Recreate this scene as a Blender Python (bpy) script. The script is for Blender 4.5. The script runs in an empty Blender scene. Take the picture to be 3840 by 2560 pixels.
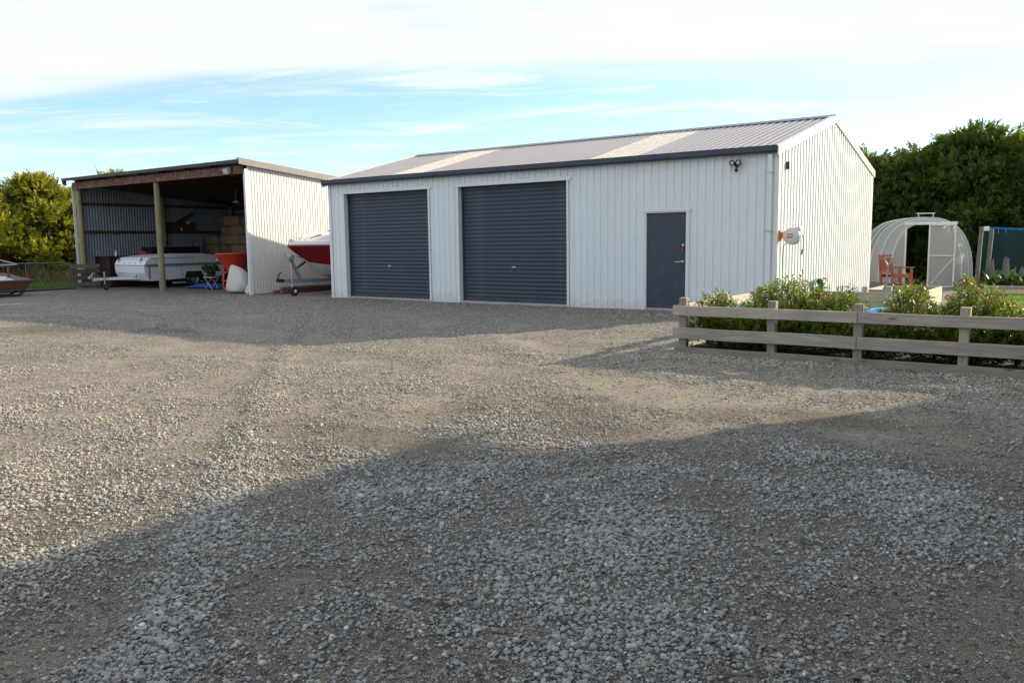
import bpy, bmesh, math, random
import numpy as np
from mathutils import Vector, Matrix, Euler

PI = math.pi
SC = bpy.context.scene
COL = SC.collection
# World frame: origin at the front right corner of the white shed, +x along its front to the right, +y into its depth.
# ------------------------------------------------------------------ camera
cam = bpy.data.cameras.new('camera'); camo = bpy.data.objects.new('camera', cam); COL.objects.link(camo)
cam.sensor_width = 36.0; cam.lens = 29.05; cam.clip_start = 0.05; cam.clip_end = 3000
camo.matrix_world = (Matrix.Translation((5.182, -15.884, 1.4796)) @ Matrix.Rotation(0.6246, 4, 'Z')
                     @ Matrix.Rotation(PI/2 - 0.1202, 4, 'X') @ Matrix.Rotation(-0.0131, 4, 'Z'))
SC.camera = camo
# ------------------------------------------------------------------ light
SUN = Vector((1.44, 2.5, 1.0)).normalized()
EL = math.asin(SUN.z); AZ = math.atan2(SUN.x, SUN.y)
sl = bpy.data.lights.new('sun', 'SUN'); sl.energy = 5.0; sl.angle = math.radians(0.55); sl.color = (1.0, 0.82, 0.57)
so = bpy.data.objects.new('sun', sl); COL.objects.link(so); so.rotation_euler = SUN.to_track_quat('Z', 'Y').to_euler()
SC.view_settings.view_transform = 'Standard'; SC.view_settings.look = 'None'
SC.view_settings.gamma = 1.0; SC.view_settings.exposure = 0.98; SC.view_settings.use_curve_mapping = False
SC.cycles.max_bounces = 8; SC.cycles.transparent_max_bounces = 12
SKY_STRENGTH = 0.125
CLOUD = 0.52

def nd(nt, t, loc=None, **kw):
    n = nt.nodes.new(t)
    for k, v in kw.items():
        if k == 'ins':
            for kk, vv in v.items(): n.inputs[kk].default_value = vv
        else: setattr(n, k, v)
    return n
def mth(nt, op, a, b=None, c=None, clamp=False):
    n = nt.nodes.new('ShaderNodeMath'); n.operation = op; n.use_clamp = clamp
    for i, v in enumerate((a, b, c)):
        if v is None: continue
        if isinstance(v, (int, float)): n.inputs[i].default_value = v
        else: nt.links.new(v, n.inputs[i])
    return n.outputs[0]
def mixc(nt, fac, a, b, blend='MIX'):
    n = nt.nodes.new('ShaderNodeMix'); n.data_type = 'RGBA'; n.blend_type = blend
    for idx, v in ((0, fac), (6, a), (7, b)):
        if isinstance(v, (int, float)): n.inputs[idx].default_value = v
        elif isinstance(v, (tuple, list)): n.inputs[idx].default_value = (*v[:3], 1)
        else: nt.links.new(v, n.inputs[idx])
    return n.outputs[2]
def ramp(nt, fac, stops, interp='LINEAR'):
    n = nt.nodes.new('ShaderNodeValToRGB'); cr = n.color_ramp; cr.interpolation = interp
    while len(cr.elements) < len(stops): cr.elements.new(0.5)
    for e, (p, c) in zip(cr.elements, stops):
        e.position = p; e.color = (*c, 1) if len(c) == 3 else c
    nt.links.new(fac, n.inputs[0]); return n.outputs[0]

w = bpy.data.worlds.new('World'); SC.world = w; w.use_nodes = True
nt = w.node_tree; nt.nodes.clear()
tc = nd(nt, 'ShaderNodeTexCoord')
sep = nd(nt, 'ShaderNodeSeparateXYZ'); nt.links.new(tc.outputs['Generated'], sep.inputs[0])
zz = mth(nt, 'ADD', mth(nt, 'MAXIMUM', sep.outputs[2], 0.0), 0.012)
# position on a flat cloud sheet one unit up, in the deck's own axes: q across the deck's edge, r along it
dq = (-0.585 + 0.17*0.811, 0.811 + 0.17*0.585); dr = (0.811 + 0.17*0.585, 0.585 - 0.17*0.811)
def lin(c): return mth(nt, 'DIVIDE', mth(nt, 'ADD', mth(nt, 'MULTIPLY', sep.outputs[0], c[0]), mth(nt, 'MULTIPLY', sep.outputs[1], c[1])), zz)
q = lin(dq); r = lin(dr)
cv = nd(nt, 'ShaderNodeCombineXYZ'); nt.links.new(q, cv.inputs[0]); nt.links.new(mth(nt, 'MULTIPLY', r, 0.42), cv.inputs[1])
n1 = nd(nt, 'ShaderNodeTexNoise', ins={'Scale': 0.55, 'Detail': 7.0, 'Roughness': 0.58, 'Distortion': 0.5}); nt.links.new(cv.outputs[0], n1.inputs['Vector'])
n2 = nd(nt, 'ShaderNodeTexNoise', ins={'Scale': 1.3, 'Detail': 8.0, 'Roughness': 0.62, 'Distortion': 0.9}); nt.links.new(cv.outputs[0], n2.inputs['Vector'])
nn1 = mth(nt, 'MULTIPLY', mth(nt, 'SUBTRACT', n1.outputs[0], 0.5), 5.0)
qe = mth(nt, 'ADD', q, nn1)
deck = nd(nt, 'ShaderNodeMapRange', interpolation_type='SMOOTHSTEP', ins={'From Min': 5.9, 'From Max': 4.3, 'To Min': 0.0, 'To Max': 1.0}); nt.links.new(qe, deck.inputs[0])
wisp = nd(nt, 'ShaderNodeMapRange', interpolation_type='SMOOTHSTEP', ins={'From Min': 0.46, 'From Max': 0.72, 'To Min': 0.0, 'To Max': 0.85}); nt.links.new(n2.outputs[0], wisp.inputs[0])
cover = mth(nt, 'MAXIMUM', deck.outputs[0], wisp.outputs[0])
low = nd(nt, 'ShaderNodeMapRange', interpolation_type='SMOOTHSTEP', ins={'From Min': 0.075, 'From Max': 0.01, 'To Min': 0.0, 'To Max': 0.35}); nt.links.new(sep.outputs[2], low.inputs[0])
cover = mth(nt, 'MAXIMUM', cover, low.outputs[0])
sky = nd(nt, 'ShaderNodeTexSky', sky_type='NISHITA', sun_disc=False, sun_elevation=EL, sun_rotation=AZ, altitude=50.0, air_density=1.0, dust_density=0.2, ozone_density=3.0)
bg1 = nd(nt, 'ShaderNodeBackground', ins={'Strength': SKY_STRENGTH}); nt.links.new(sky.outputs[0], bg1.inputs[0])
shade = mth(nt, 'MULTIPLY_ADD', n2.outputs[0], 0.5, 0.78)
cc = mixc(nt, 1.0, (0.91, 0.985, 1.08), shade, 'MULTIPLY')
bg2 = nd(nt, 'ShaderNodeBackground', ins={'Strength': CLOUD}); nt.links.new(cc, bg2.inputs[0])
mx = nd(nt, 'ShaderNodeMixShader'); nt.links.new(cover, mx.inputs[0]); nt.links.new(bg1.outputs[0], mx.inputs[1]); nt.links.new(bg2.outputs[0], mx.inputs[2])
ow = nd(nt, 'ShaderNodeOutputWorld'); nt.links.new(mx.outputs[0], ow.inputs[0])

# ------------------------------------------------------------------ helpers
RNG = np.random.default_rng(7)
random.seed(7)
_lat = np.random.default_rng(11).random((256, 256)).astype(np.float64)
def vnoise(x, y):
    xi = np.floor(x).astype(int); yi = np.floor(y).astype(int); fx = x - xi; fy = y - yi
    fx = fx*fx*(3-2*fx); fy = fy*fy*(3-2*fy)
    a = _lat[xi & 255, yi & 255]; b = _lat[(xi+1) & 255, yi & 255]; c = _lat[xi & 255, (yi+1) & 255]; d = _lat[(xi+1) & 255, (yi+1) & 255]
    return (a*(1-fx)+b*fx)*(1-fy) + (c*(1-fx)+d*fx)*fy
def fbm(x, y, o=4):
    s = 0; a = 0.5; t = 0
    for i in range(o):
        s = s + a*vnoise(x*2**i + 17.3*i, y*2**i + 9.1*i); t += a; a *= .5
    return s/t

class MB:
    def __init__(s): s.v = []; s.f = []
    def add(s, vs, fs):
        o = len(s.v); s.v += [tuple(p) for p in vs]; s.f += [tuple(i+o for i in f) for f in fs]; return s
    def box(s, x0, x1, y0, y1, z0, z1):
        vs = [(x, y, z) for z in (z0, z1) for y in (y0, y1) for x in (x0, x1)]
        return s.add(vs, [(0,2,3,1),(4,5,7,6),(0,1,5,4),(1,3,7,5),(3,2,6,7),(2,0,4,6)])
    def bar(s, p, q, wd, th, up=(0,0,1)):
        p = Vector(p); q = Vector(q); d = (q-p).normalized(); u = Vector(up)
        if abs(d.dot(u)) > .98: u = Vector((1,0,0))
        a = d.cross(u).normalized()*wd/2; b = a.cross(d).normalized()*th/2
        vs = [p-a-b, p+a-b, p+a+b, p-a+b, q-a-b, q+a-b, q+a+b, q-a+b]
        return s.add(vs, [(3,2,1,0),(4,5,6,7),(0,1,5,4),(1,2,6,5),(2,3,7,6),(3,0,4,7)])
    def tube(s, pts, r, n=8, cap=True):
        pts = [Vector(p) for p in pts]; o = len(s.v); k = len(pts)
        rr = r if isinstance(r, (list, tuple)) else [r]*k
        u = None
        for i, p in enumerate(pts):
            d = (pts[min(i+1, k-1)] - pts[max(i-1, 0)]).normalized()
            if u is None:
                u = Vector((0,0,1)) if abs(d.z) < .9 else Vector((1,0,0))
            a = d.cross(u).normalized(); b = a.cross(d).normalized(); u = b
            for j in range(n):
                t = 2*PI*j/n; s.v.append(tuple(p + a*math.cos(t)*rr[i] + b*math.sin(t)*rr[i]))
        for i in range(k-1):
            for j in range(n):
                s.f.append((o+i*n+j, o+i*n+(j+1)%n, o+(i+1)*n+(j+1)%n, o+(i+1)*n+j))
        if cap:
            s.f.append(tuple(o+j for j in reversed(range(n)))); s.f.append(tuple(o+(k-1)*n+j for j in range(n)))
        return s
    def lathe(s, prof, c=(0,0,0), axis='z', n=24):
        o = len(s.v); k = len(prof)
        for (r, h) in prof:
            for j in range(n):
                t = 2*PI*j/n; a, b = r*math.cos(t), r*math.sin(t)
                p = {'z': (a, b, h), 'y': (a, h, b), 'x': (h, a, b)}[axis]
                s.v.append((p[0]+c[0], p[1]+c[1], p[2]+c[2]))
        for i in range(k-1):
            for j in range(n): s.f.append((o+i*n+j, o+i*n+(j+1)%n, o+(i+1)*n+(j+1)%n, o+(i+1)*n+j))
        return s
    def prism(s, poly, ax, lo, hi):
        # poly: 2D outline in the plane normal to axis ax
        n = len(poly)
        def P(a, b, h): return {'x': (h, a, b), 'y': (a, h, b), 'z': (a, b, h)}[ax]
        vs = [P(a, b, lo) for a, b in poly] + [P(a, b, hi) for a, b in poly]
        return s.add(vs, [tuple(range(n)), tuple(reversed(range(n, 2*n)))] + [(i, i+n, (i+1)%n+n, (i+1)%n) for i in range(n)])
    def loft(s, secs, closed=True, cap=True):
        n = len(secs[0]); o = len(s.v)
        for sec in secs: s.v += [tuple(p) for p in sec]
        for i in range(len(secs)-1):
            for j in range(n if closed else n-1):
                s.f.append((o+i*n+j, o+i*n+(j+1)%n, o+(i+1)*n+(j+1)%n, o+(i+1)*n+j))
        if cap and closed:
            s.f.append(tuple(o+j for j in reversed(range(n)))); s.f.append(tuple(o+(len(secs)-1)*n+j for j in range(n)))
        return s
    def mesh(s, name, mat=None, bevel=0, smooth=False, fixn=True):
        me = bpy.data.meshes.new(name); me.from_pydata(s.v, [], s.f); me.validate()
        if fixn or bevel:
            bm = bmesh.new(); bm.from_mesh(me)
            if fixn: bmesh.ops.recalc_face_normals(bm, faces=bm.faces)
            if bevel: bmesh.ops.bevel(bm, geom=[e for e in bm.edges if e.is_manifold and e.calc_face_angle(0) > .6], offset=bevel, segments=1, affect='EDGES', clamp_overlap=True)
            bm.to_mesh(me); bm.free()
        if mat: me.materials.append(mat)
        if smooth:
            me.polygons.foreach_set('use_smooth', [True]*len(me.polygons)); me.set_sharp_from_angle(angle=math.radians(38))
        return me
    def build(s, name, mat, parent=None, bevel=0, smooth=False, fixn=True, loc=None):
        return link(name, s.mesh(name, mat, bevel, smooth, fixn), parent, loc)
def link(name, me, parent=None, loc=None, rot=None):
    o = bpy.data.objects.new(name, me); COL.objects.link(o)
    if parent: o.parent = parent
    if loc: o.location = loc
    if rot: o.rotation_euler = rot
    return o
def tag(o, label, cat, group=None):
    o['label'] = label; o['category'] = cat
    if group: o['group'] = group
    return o
def thing(name, label, cat, loc=(0,0,0), rz=0, group=None):
    o = bpy.data.objects.new(name, None); o.empty_display_size = .1; COL.objects.link(o)
    o.location = loc; o.rotation_euler = (0, 0, rz); return tag(o, label, cat, group)
def struct(o): o['kind'] = 'structure'; return o
def B(x0,x1,y0,y1,z0,z1): return MB().box(x0,x1,y0,y1,z0,z1)

# ------------------------------------------------------------------ materials
def mat(name):
    m = bpy.data.materials.new(name); m.use_nodes = True; t = m.node_tree
    return m, t, t.nodes['Principled BSDF']
def setp(b, **kw):
    for k, v in kw.items(): b.inputs[k.replace('_', ' ')].default_value = v
def paint(name, col, rough=.45, metal=0, var=.12, scale=3.0, bump=0.0, dirt=None, dscale=1.5, damt=.5, spec=.5, splash=False):
    m, t, b = mat(name)
    tcx = nd(t, 'ShaderNodeTexCoord')
    n = nd(t, 'ShaderNodeTexNoise', ins={'Scale': scale, 'Detail': 6.0, 'Roughness': .62}); t.links.new(tcx.outputs['Object'], n.inputs['Vector'])
    lo = tuple(c*(1-var) for c in col); hi = tuple(min(1, c*(1+var)) for c in col)
    c = ramp(t, n.outputs[0], [(.3, lo), (.7, hi)])
    if dirt:
        n2 = nd(t, 'ShaderNodeTexNoise', ins={'Scale': dscale, 'Detail': 9.0, 'Roughness': .7}); t.links.new(tcx.outputs['Object'], n2.inputs['Vector'])
        f = nd(t, 'ShaderNodeMapRange', ins={'From Min': .5, 'From Max': .68, 'To Min': 0, 'To Max': damt}); t.links.new(n2.outputs[0], f.inputs[0])
        c = mixc(t, f.outputs[0], c, dirt)
    if splash:
        sz = nd(t, 'ShaderNodeSeparateXYZ'); t.links.new(tcx.outputs['Object'], sz.inputs[0])
        n3 = nd(t, 'ShaderNodeTexNoise', ins={'Scale': 9.0, 'Detail': 8.0, 'Roughness': .7}); t.links.new(tcx.outputs['Object'], n3.inputs['Vector'])
        hgt = nd(t, 'ShaderNodeMapRange', ins={'From Min': .0, 'From Max': .42, 'To Min': .30, 'To Max': -.12}); t.links.new(sz.outputs[2], hgt.inputs[0])
        f3 = nd(t, 'ShaderNodeMapRange', ins={'From Min': .54, 'From Max': .76, 'To Min': 0, 'To Max': .26}); t.links.new(mth(t, 'ADD', n3.outputs[0], hgt.outputs[0]), f3.inputs[0])
        c = mixc(t, f3.outputs[0], c, (.30, .27, .22))
    t.links.new(c, b.inputs['Base Color'])
    rr = mth(t, 'MULTIPLY_ADD', n.outputs[0], .25, rough-.12); t.links.new(rr, b.inputs['Roughness'])
    b.inputs['Metallic'].default_value = metal; b.inputs['Specular IOR Level'].default_value = spec
    if bump:
        bp = nd(t, 'ShaderNodeBump', ins={'Strength': bump, 'Distance': .02}); t.links.new(n.outputs[0], bp.inputs['Height']); t.links.new(bp.outputs[0], b.inputs['Normal'])
    return m
def wood(name, ca, cb, axis=0, rough=.8, knots=True):
    m, t, b = mat(name)
    tcx = nd(t, 'ShaderNodeTexCoord'); oi = nd(t, 'ShaderNodeObjectInfo')
    mp = nd(t, 'ShaderNodeMapping'); s = [14.0]*3; s[axis] = .9; mp.inputs['Scale'].default_value = s
    off = nd(t, 'ShaderNodeVectorMath', operation='ADD'); t.links.new(tcx.outputs['Object'], off.inputs[0])
    cb3 = nd(t, 'ShaderNodeCombineXYZ')
    for i in range(3): t.links.new(mth(t, 'MULTIPLY', oi.outputs['Random'], 7.0+i*3), cb3.inputs[i])
    t.links.new(cb3.outputs[0], off.inputs[1]); t.links.new(off.outputs[0], mp.inputs[0])
    n = nd(t, 'ShaderNodeTexNoise', ins={'Scale': 2.2, 'Detail': 7.0, 'Roughness': .65, 'Distortion': .6}); t.links.new(mp.outputs[0], n.inputs['Vector'])
    c = ramp(t, n.outputs[0], [(.28, ca), (.5, tuple((x+y)/2 for x, y in zip(ca, cb))), (.72, cb)])
    n2 = nd(t, 'ShaderNodeTexNoise', ins={'Scale': 2.0, 'Detail': 5.0}); t.links.new(off.outputs[0], n2.inputs['Vector'])
    f = nd(t, 'ShaderNodeMapRange', ins={'From Min': .45, 'From Max': .75, 'To Min': 0, 'To Max': .45}); t.links.new(n2.outputs[0], f.inputs[0])
    c = mixc(t, f.outputs[0], c, tuple(x*.55 for x in ca))
    if knots:
        v = nd(t, 'ShaderNodeTexVoronoi', ins={'Scale': 1.6}); mp2 = nd(t, 'ShaderNodeMapping'); s2 = [5.0]*3; s2[axis] = 1.3; mp2.inputs['Scale'].default_value = s2
        t.links.new(off.outputs[0], mp2.inputs[0]); t.links.new(mp2.outputs[0], v.inputs['Vector'])
        k = nd(t, 'ShaderNodeMapRange', ins={'From Min': .15, 'From Max': .06, 'To Min': 0, 'To Max': .8}); t.links.new(v.outputs['Distance'], k.inputs[0])
        c = mixc(t, k.outputs[0], c, tuple(x*.4 for x in ca))
    br = mth(t, 'MULTIPLY_ADD', oi.outputs['Random'], .5, .72)
    c = mixc(t, 1.0, c, br, 'MULTIPLY')
    t.links.new(c, b.inputs['Base Color']); b.inputs['Roughness'].default_value = rough
    bp = nd(t, 'ShaderNodeBump', ins={'Strength': .35, 'Distance': .006}); t.links.new(n.outputs[0], bp.inputs['Height']); t.links.new(bp.outputs[0], b.inputs['Normal'])
    return m
def leafmat(name, ca, cb, tip=None, trans=.35, rough=.5, gloss=.3):
    m, t, b = mat(name)
    at = nd(t, 'ShaderNodeAttribute', attribute_name='var'); at2 = nd(t, 'ShaderNodeAttribute', attribute_name='tip')
    c = ramp(t, at.outputs['Fac'], [(0, ca), (1, cb)])
    if tip: c = mixc(t, at2.outputs['Fac'], c, tip)
    t.links.new(c, b.inputs['Base Color']); setp(b, Roughness=rough); b.inputs['Specular IOR Level'].default_value = gloss
    tr = nd(t, 'ShaderNodeBsdfTranslucent'); t.links.new(mixc(t, 1.0, c, (1.1, 1.15, .6), 'MULTIPLY'), tr.inputs[0])
    mxs = nd(t, 'ShaderNodeMixShader', ins={'Fac': trans}); t.links.new(b.outputs[0], mxs.inputs[1]); t.links.new(tr.outputs[0], mxs.inputs[2])
    t.links.new(mxs.outputs[0], t.nodes['Material Output'].inputs[0]); return m

M = {}
M['white'] = paint('white_colorsteel', (.70, .755, .79), .42, var=.03, scale=1.2, dirt=(.55, .54, .51), dscale=1.1, damt=.14, splash=True)
M['trim'] = paint('white_trim', (.70, .72, .72), .4, var=.03)
M['slate'] = paint('slate_blue_steel', (.027, .044, .072), .42, var=.10, scale=2.0, dirt=(.10, .11, .12), dscale=3, damt=.3)
M['roofg'] = paint('grey_roof_steel', (.25, .245, .28), .45, var=.05, scale=1.0, dirt=(.25, .235, .24), damt=.3)
M['skylight'] = paint('fibreglass_sheet', (.47, .45, .405), .5, var=.16, scale=5.0, dirt=(.38, .35, .29), dscale=7, damt=.7)
M['barge'] = paint('cream_barge', (.50, .47, .44), .45, var=.05)
M['concrete'] = paint('concrete', (.36, .35, .33), .85, var=.18, scale=6, bump=.3)
M['steel'] = paint('satin_steel', (.55, .55, .54), .35, metal=.9, var=.05)
M['black'] = paint('black_plastic', (.014, .014, .016), .4, var=.2)
M['rubber'] = paint('black_rubber', (.02, .02, .021), .8, var=.3, scale=12)
M['lampglass'] = paint('lamp_lens', (.42, .40, .30), .2, var=.05)
M['reelw'] = paint('reel_grey_plastic', (.62, .62, .60), .45, var=.03)
M['orange'] = paint('orange_plastic', (.72, .17, .02), .4, var=.06)
M['hose'] = paint('green_hose', (.02, .22, .10), .45, var=.1)
M['cream'] = paint('cream_corrugated_iron', (.61, .60, .58), .48, var=.05, scale=1.0, dirt=(.5, .45, .36), dscale=1.3, damt=.3)
M['greytan'] = paint('weathered_barge', (.17, .165, .165), .6, var=.2)
M['zinc'] = paint('bare_zincalume', (.19, .225, .26), .42, metal=.2, var=.12, scale=2.0)
M['zincroof'] = paint('weathered_zinc_roof', (.16, .165, .17), .6, metal=.1, var=.15)
M['rustpaint'] = paint('flaking_red_oxide', (.15, .06, .04), .8, var=.35, scale=7, dirt=(.42, .36, .30), dscale=9, damt=.75, bump=.2)
M['pole'] = wood('treated_pole', (.20, .18, .10), (.34, .30, .17), 2, .8, True)
M['rafter'] = wood('dark_rafter', (.05, .026, .018), (.09, .048, .034), 1, .85, False)
M['girt'] = wood('dark_girt', (.06, .034, .024), (.10, .06, .042), 1, .85, False)
M['fence'] = wood('weathered_fence_pine', (.225, .20, .168), (.42, .378, .32), 0)
M['fencepost'] = wood('weathered_post_pine', (.25, .22, .175), (.43, .385, .31), 2)
M['bedwood'] = wood('raised_bed_pine', (.27, .26, .20), (.46, .43, .34), 0)
M['bedwoody'] = wood('raised_bed_pine_side', (.30, .28, .22), (.50, .47, .37), 1)
M['oldwood'] = wood('grey_driftwood', (.12, .112, .105), (.25, .235, .22), 2)
M['gatewood'] = wood('mossy_gate_timber', (.09, .08, .055), (.18, .16, .11), 0)
M['redwood'] = wood('red_stained_wood', (.30, .062, .028), (.48, .125, .055), 2, .45, False)
M['timber'] = wood('red_brown_timber', (.13, .06, .04), (.23, .115, .08), 0, .8, False)
M['galv'] = paint('galvanised', (.26, .29, .31), .45, metal=.5, var=.2, scale=9)
M['galvl'] = paint('galvanised_light', (.45, .48, .50), .4, metal=.5, var=.15, scale=9)
M['galvd'] = paint('dull_gate_pipe', (.10, .11, .115), .6, metal=.2, var=.2, scale=9)
M['ghframe'] = paint('greenhouse_frame', (.66, .67, .66), .5, var=.08)
M['gelw'] = paint('white_gelcoat', (.78, .79, .79), .18, var=.02)
M['hullw'] = paint('off_white_hull', (.60, .61, .60), .25, var=.05)
M['gelred'] = paint('dark_red_gelcoat', (.24, .008, .014), .16, var=.12)
M['hatch'] = paint('bronze_hatch', (.20, .13, .06), .15, var=.1)
M['camper'] = paint('camper_white_alloy', (.70, .73, .78), .35, var=.04, dirt=(.52, .52, .5), damt=.2)
M['greytrim'] = paint('grey_trim_strip', (.20, .21, .23), .5, var=.1)
M['spred'] = paint('orange_red_polythene', (.60, .055, .022), .42, var=.08)
M['bagw'] = paint('woven_white_sack', (.58, .56, .52), .8, var=.06, scale=20, bump=.15)
M['tarpb'] = paint('blue_tarpaulin', (.02, .13, .55), .4, var=.15)
M['tarpc'] = paint('bright_blue_cover', (.03, .36, .72), .35, var=.2)
M['dred'] = paint('dark_red_box', (.022, .006, .008), .5, var=.2)
M['pinkred'] = paint('faded_red_plastic', (.50, .05, .06), .45, var=.1)
M['plankw'] = paint('pale_board', (.62, .66, .70), .5, var=.05)
M['rust'] = paint('rusted_iron', (.15, .062, .038), .85, var=.4, scale=8, dirt=(.22, .15, .11), dscale=12, damt=.8, bump=.3)
M['rustlid'] = paint('faded_maroon_lid', (.17, .082, .074), .8, var=.25, scale=5, dirt=(.36, .25, .20), dscale=4, damt=.5)
M['mesh_shade'] = paint('green_shade_cloth', (.005, .032, .028), .85, var=.25, scale=14)
M['cord'] = paint('blue_cord', (.02, .20, .62), .6, var=.1)
M['bark'] = wood('bark', (.07, .05, .035), (.15, .11, .08), 2, .9, False)
M['soil'] = paint('garden_soil', (.028, .022, .017), .95, var=.4, scale=14, bump=.8)
M['housew'] = paint('unseen_house_weatherboard', (.085, .07, .058), .6, var=.06)
M['houser'] = paint('unseen_house_roof', (.12, .12, .13), .5, var=.15)
M['glass'] = paint('dark_window_glass', (.03, .035, .04), .08, var=.1, spec=.8)
M['potgreen'] = leafmat('pot_plant_leaf', (.02, .06, .02), (.06, .13, .04))
M['hay'] = wood('hay', (.16, .11, .068), (.30, .215, .135), 0, .95, False)
# translucent film
def film():
    m, t, b = mat('polytunnel_film')
    tcx = nd(t, 'ShaderNodeTexCoord'); n = nd(t, 'ShaderNodeTexNoise', ins={'Scale': 2.5, 'Detail': 6.0}); t.links.new(tcx.outputs['Object'], n.inputs['Vector'])
    setp(b, Base_Color=(.62, .62, .60, 1), Roughness=.35)
    tl = nd(t, 'ShaderNodeBsdfTranslucent', ins={'Color': (.72, .72, .70, 1)}); tr = nd(t, 'ShaderNodeBsdfTransparent', ins={'Color': (.86, .87, .87, 1)})
    m1 = nd(t, 'ShaderNodeMixShader', ins={'Fac': .6}); t.links.new(b.outputs[0], m1.inputs[1]); t.links.new(tl.outputs[0], m1.inputs[2])
    m2 = nd(t, 'ShaderNodeMixShader'); t.links.new(mth(t, 'MULTIPLY_ADD', n.outputs[0], .20, .06), m2.inputs[0])
    t.links.new(m1.outputs[0], m2.inputs[1]); t.links.new(tr.outputs[0], m2.inputs[2]); t.links.new(m2.outputs[0], t.nodes['Material Output'].inputs[0]); return m
M['film'] = film()

# ------------------------------------------------------------------ ground
LINE = np.array([(2.53, -14.48), (2.12, -14.06), (1.49, -13.49), (0.88, -12.9), (-0.22, -11.97), (-1.32, -10.97), (-2.79, -9.66), (-4.71, -7.86), (-6.97, -5.76), (-8.61, -4.24), (-10.26, -2.99), (-11.69, -2.48)])
ARC = np.array([(-16.8, -6.8), (-14.4, -5.9), (-12.4, -5.7), (-10.1, -6.45), (-8.9, -7.4), (-8.8, -8.4)])
def dline(x, y, pts=LINE):
    d = np.full(np.shape(x), 1e9)
    for (ax, ay), (bx, by) in zip(pts[:-1], pts[1:]):
        vx, vy = bx-ax, by-ay; t = np.clip(((x-ax)*vx+(y-ay)*vy)/(vx*vx+vy*vy), 0, 1)
        d = np.minimum(d, np.hypot(x-ax-t*vx, y-ay-t*vy))
    return d
TR = [np.array([(-1.5, -18), (-3.6, -13), (-5.6, -9.4), (-8.5, -6.0), (-12, -3.5), (-15, -2.5)]), np.array([(0.2, -18), (-1.6, -12.4), (-3.6, -8.6), (-6.2, -4.6)]),
      np.array([(3.4, -18), (1.2, -12.2), (-0.8, -8.0), (-5.5, -4.0), (-9, -2.6)]), np.array([(7, -16.2), (4.2, -12.3), (1.9, -9.2), (-.7, -6.7), (-4.5, -3.2)]),
      np.array([(6.2, -10.6), (3.6, -9.4), (1.6, -8.4), (-2, -7.2), (-9, -6.9), (-17, -6.0)]), np.array([(6.5, -8.9), (3.0, -8.6), (-1, -8.5), (-8, -8.9), (-18, -8.4)])]
def gravel_amount(x, y):
    """0 = bare compacted dirt, 1 = deep loose stone"""
    n = fbm(x*.55+3, y*.55+8, 5); n2 = fbm(x*2.1+31, y*2.1, 4)
    n3 = fbm(x*5.3+7, y*5.3+50, 3); g = .58 + (n-.5)*1.1 + (n2-.5)*1.25 + (n3-.5)*.7 + .12*np.clip((y+5)/2, 0, 1)
    for k, t in enumerate(TR):
        d = dline(x, y, t); g = g - .26*np.exp(-(d/(.33+.05*k))**2) + .16*np.exp(-((d-.75)/.28)**2)
    dl = dline(x, y); g = g + .8*np.exp(-(dl/.13)**2) - .22*np.exp(-((dl-.38)/.2)**2) + .6*np.exp(-(dline(x, y, ARC)/.2)**2)
    g = g + .14*np.exp(-((x-4.2)/2.6)**2 - ((y+13.2)/1.6)**2) + .12*np.exp(-((x-2)/2.5)**2-((y+14)/1.6)**2)
    g = g + .5*np.exp(-((y+.9)/.6)**2)*(x > -20) + .4*np.exp(-((y+6.2)/.35)**2)*(x > .2)
    g = g - 1.0*np.exp(-((x-5.0)/.42)**2-((y+12.3)/1.1)**2) - .4*np.exp(-((x-1.2)/1.0)**2-((y+11.6)/.5)**2)
    return np.clip(g, 0, 1)
def gz(x, y):
    g = gravel_amount(x, y)
    z = .035*(fbm(x*.35, y*.35, 3)-.5) + .022*g + .012*(fbm(x*3+5, y*3+2, 3)-.5) + .013*np.exp(-(dline(x, y)/.12)**2) + .012*np.exp(-(dline(x, y, ARC)/.15)**2)
    for t in TR[:4]: z = z - .018*np.exp(-(dline(x, y, t)/.3)**2)
    return z - .02
def axis_pts(lo, hi, dlo, dhi, fine, mid, coarse):
    p = list(np.arange(dlo, dhi, fine)); a = dlo
    st = fine
    while a > lo: st = min(st*1.25, coarse if a < dlo-8 else mid); a -= st; p.insert(0, max(a, lo))
    a = p[-1]; st = fine
    while a < hi: st = min(st*1.25, coarse if a > dhi+8 else mid); a += st; p.append(min(a, hi))
    return np.array(sorted(set(np.round(p, 4))))
gx = axis_pts(-70, 40, -6.0, 7.2, .06, .25, 3.0); gy = axis_pts(-60, 20, -15.5, -5.0, .06, .2, 3.0)
X, Y = np.meshgrid(gx, gy); Z = gz(X, Y); nx, ny = len(gx), len(gy)
i = np.arange(nx*ny).reshape(ny, nx)
faces = np.stack([i[:-1, :-1], i[:-1, 1:], i[1:, 1:], i[1:, :-1]], -1).reshape(-1, 4)
me = bpy.data.meshes.new('gravel_yard'); me.from_pydata(np.stack([X, Y, Z], -1).reshape(-1, 3).tolist(), [], faces.tolist())
a = me.attributes.new('gravel', 'FLOAT', 'POINT'); a.data.foreach_set('value', gravel_amount(X, Y).ravel().astype(np.float32))
dm_ = np.hypot(X-4.0, (Y+12.3)) + 5.0*(fbm(X*.7+2, Y*.7+90, 4)-.5); dm_ = np.clip((4.3-dm_)/2.2, 0, 1)  # house shade over the foreground painted into the soil; spots below are wet dirt
for px_, py_, r_ in ((2.6, -9.3, .55), (.9, -11.4, .6), (3.4, -8.9, .5), (-10.5, -8.6, .9), (-8.2, -7.6, .5)): dm_ = np.maximum(dm_, .9*np.clip(1.25-np.hypot((X-px_)*.7, Y-py_)/r_ - 1.2*(fbm(X*2, Y*2, 3)-.5), 0, 1))
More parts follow.
